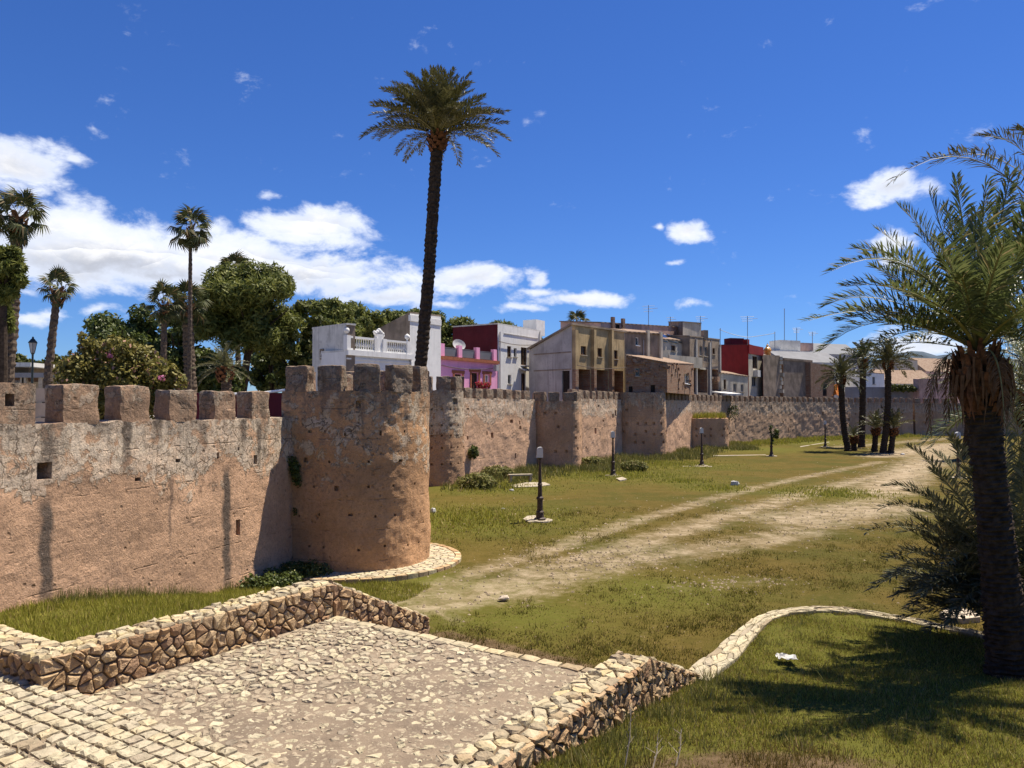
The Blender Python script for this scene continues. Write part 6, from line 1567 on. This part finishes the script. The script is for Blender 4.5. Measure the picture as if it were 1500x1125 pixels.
blades('dry_grass', 'sparse dry weeds on the bare soil at the bottom edge', scatter(3500, (-.5, 6, 6.8, 10), in_dry, 15), .14, .010, 'blade_dry', 15, .8)
def in_field(x, y):
    if inside(x, y, LAWN) or abs(x / y) > .7: return 0
    p, q = pq(x, y)
    if -.6 < p < 5.9 and q > -2.8: return 0
    if (Vector((x, y)) - T1c).length < 3.2: return 0
    if Vector((x, y)).dot(NA) + 12.73 < .1 and y < 25 or (x < -3 and y > 25): return 0
    d_ = 0
    for pl, w, k in TRACKS: d_ = max(d_, k * math.exp(-(segdist(x, y, pl) / w) ** 2 * .7))
    return max(0, (.55 + .8 * fbm((x, y, 0), .5, 3)) - 1.25 * d_) * min(1, 16 / y)
Fd = scatter(70000, (-6, 17, 12, 36), in_field, 5); k_ = len(Fd) // 2
blades('field_grass', 'short worn grass over the near field', Fd[:k_], .055, .022, 'blade_field', 5, 1.0); blades('dry_grass', 'dry short grass over the near field', Fd[k_:], .06, .022, 'blade_dry', 6, 1.0)
def tufts(n, per, box, test, seed, spread):
    r2 = random.Random(seed); out = []
    for (x, y, z, w) in scatter(n, box, test, seed):
        for _ in range(per): out.append((x + r2.gauss(0, spread), y + r2.gauss(0, spread), z, r2.uniform(.6, 1.3)))
    return out
blades('grass_tufts', 'scattered longer tufts of grass over the near field', tufts(900, 16, (-6, 17, 12, 36), in_field, 21, .07), .13, .016, 'blade_field', 21, .9)
blades('grass_tufts', 'scattered longer tufts of grass on the raised lawn', tufts(500, 14, (-1.5, 13, 5.5, 17), in_lawn, 22, .05), .15, .010, 'blade_weed', 22, .8)
def pebbles():
    g = random.Random(5); vs, fs = [], []
    k = 0
    while k < 2400:
        if k < 1900:
            pl, w, _ = TRACKS[g.randrange(len(TRACKS))]; i = g.randrange(len(pl) - 1); t = g.random()
            x = pl[i][0] + (pl[i + 1][0] - pl[i][0]) * t + g.gauss(0, w * 1.1); y = pl[i][1] + (pl[i + 1][1] - pl[i][1]) * t + g.gauss(0, w * 1.1)
        else: x, y = g.uniform(-3, 14), g.uniform(13, 40)
        if inside(x, y, LAWN) or y < 12 or (Vector((x, y)) - T1c).length < 3.2: continue
        p, q = pq(x, y)
        if -.6 < p < 5.9 and q > -2.8: continue
        if x < -2.5 and y > 20: continue
        r = g.uniform(.012, .04) * (1 + y / 45); z = ground_z(x, y) - .02; o = len(vs); a0_ = g.random() * 6
        for j in range(5): a = a0_ + j * 1.257; rr = r * g.uniform(.7, 1.3); vs.append((x + rr * math.cos(a), y + rr * math.sin(a), z))
        vs.append((x + g.uniform(-.3, .3) * r, y, z + r * g.uniform(.3, .6) + .02)); fs += [(o + j, o + (j + 1) % 5, o + 5) for j in range(5)]; k += 1
    tag(obj('pebbles', vs, fs, 'pebble_stone'), 'pale pebbles strewn along the wheel tracks', None, None, 'stuff')
pebbles()
def near_path(pl, d0, d1):
    def f(x, y):
        d_ = segdist(x, y, pl)
        if d_ > d1: return 0
        return max(0, (1 - sstep(d_, d0, d1)) * (.55 + 1.1 * fbm((x, y, 2), .55, 3)))
    return f
wl = [(-3.0, 46), (-2.4, 49.0), (2.0, 56.8), (5.4, 57.2), (6.0, 61), (10.4, 69.6), (14.6, 70.3), (15.4, 74), (19.8, 83.6), (24.2, 85.1), (26, 93)]
blades('weeds', 'tall green weeds along the foot of the middle ramparts', scatter(26000, (-4, 27, 42, 95), near_path(wl, .6, 4.5), 7), .55, .07, 'blade_weed', 7, .7)
wl2 = [(26, 92.5), (34, 101), (42, 108.5), (52, 116.5), (62, 121)]
blades('weeds', 'green weeds along the foot of the far rampart', scatter(14000, (24, 64, 88, 122), near_path(wl2, .8, 5), 8), .5, .10, 'blade', 8, .6)
def tuft_zone(x, y): return max(math.exp(-((x - c[0]) ** 2 + (y - c[1]) ** 2) / (r * .7) ** 2) for c, r in LUSH[:5] + LUSH[7:9])
blades('weeds', 'patches of longer green grass out on the field', scatter(26000, (-4, 40, 24, 90), tuft_zone, 9), .2, .05, 'blade', 9, .8)
blades('weeds', 'green grass growing on top of the low broken tower', [(x, y, 3.3, 1.0) for x, y in [(lambda a, b: (19.9 + 4.0 * a + .9 * b, 84.8 + 1.3 * a + 4 * b))(rnd.random(), rnd.random()) for _ in range(2600)]], .65, .08, 'blade', 10, .6)
# dark undergrowth with yellow flowers where the near rampart meets the tower
c = V3(AW(18.3, -12.0), 0); o = empty('flowering_weeds', c, 'dark weeds with tiny yellow flowers at the foot of the big tower', 'weeds')
cs = [tuple(V3(AW(16.6 + .32 * k, -12.35 + .35 * (k % 3)), .18)) for k in range(8)] + [tuple(V3(T1c + Vector((-.6 - .45 * k, -2.35 + .05 * k)), .15)) for k in range(3)]
quads_np('foliage', leaf_cloud(cs, [.32] * len(cs), 5200, .055, 3, .8, 1.6) - np.array(c), 4, 'leaf_dark', o); quads_np('blossoms', leaf_cloud(cs, [.36] * len(cs), 170, .035, 4, .8, 1) - np.array(c), 4, 'flower_yellow', o)
c = V3(AW(18.86, -12.68), 2.9); o = empty('wall_plant', c, 'dark plant hanging from the corner between rampart and big tower', 'plant')
cs = [tuple(c + Vector((.06 * k, -.12, .25 - .2 * k))) for k in range(4)] + [tuple(c + Vector((.1, -.1, -1.15)))]
quads_np('leaves', leaf_cloud(cs, [.16, .18, .16, .12, .09], 800, .05, 3, 1.1, 1.3) - np.array(c), 4, 'leaf_dark', o)
for (u, v, Y, r, lb) in ((693, 662, 49.5, .35, 'small caper plant growing from the sunlit middle rampart'), (1072, 603, 95, .8, 'bush rooted in the far rampart above the low broken tower')):
    c = P3(u, v, Y); o = empty('wall_plant', c, lb, 'plant'); quads_np('leaves', leaf_cloud([tuple(c)], [r], 260, .16, 3, 1.2, 1.2) - np.array(c), 4, 'leaf_dark', o)
for k, (u, v, r, lb) in enumerate(((958, 668, .9, 'grey green weed bush in front of the tall dark tower'), (930, 690, .8, 'pale weed bush left of the third lamp post'), (868, 683, .8, 'weed bush in front of the middle rampart foot'), (730, 700, .9, 'weed bush left of the bench'), (700, 715, 1.0, 'leafy weeds at the foot of the slim round tower'))):
    c = G(u, v); o = empty('weed_bush', c, lb, 'bush', 'weed bushes at the foot of the ramparts'); quads_np('foliage', leaf_cloud([tuple(c + Vector((.5 * i - .5, 0, .35))) for i in range(3)], [r * .7, r * .9, r * .6], 1300, .15, k, .6, 3.0) - np.array(c), 4, 'blade_weed', o)
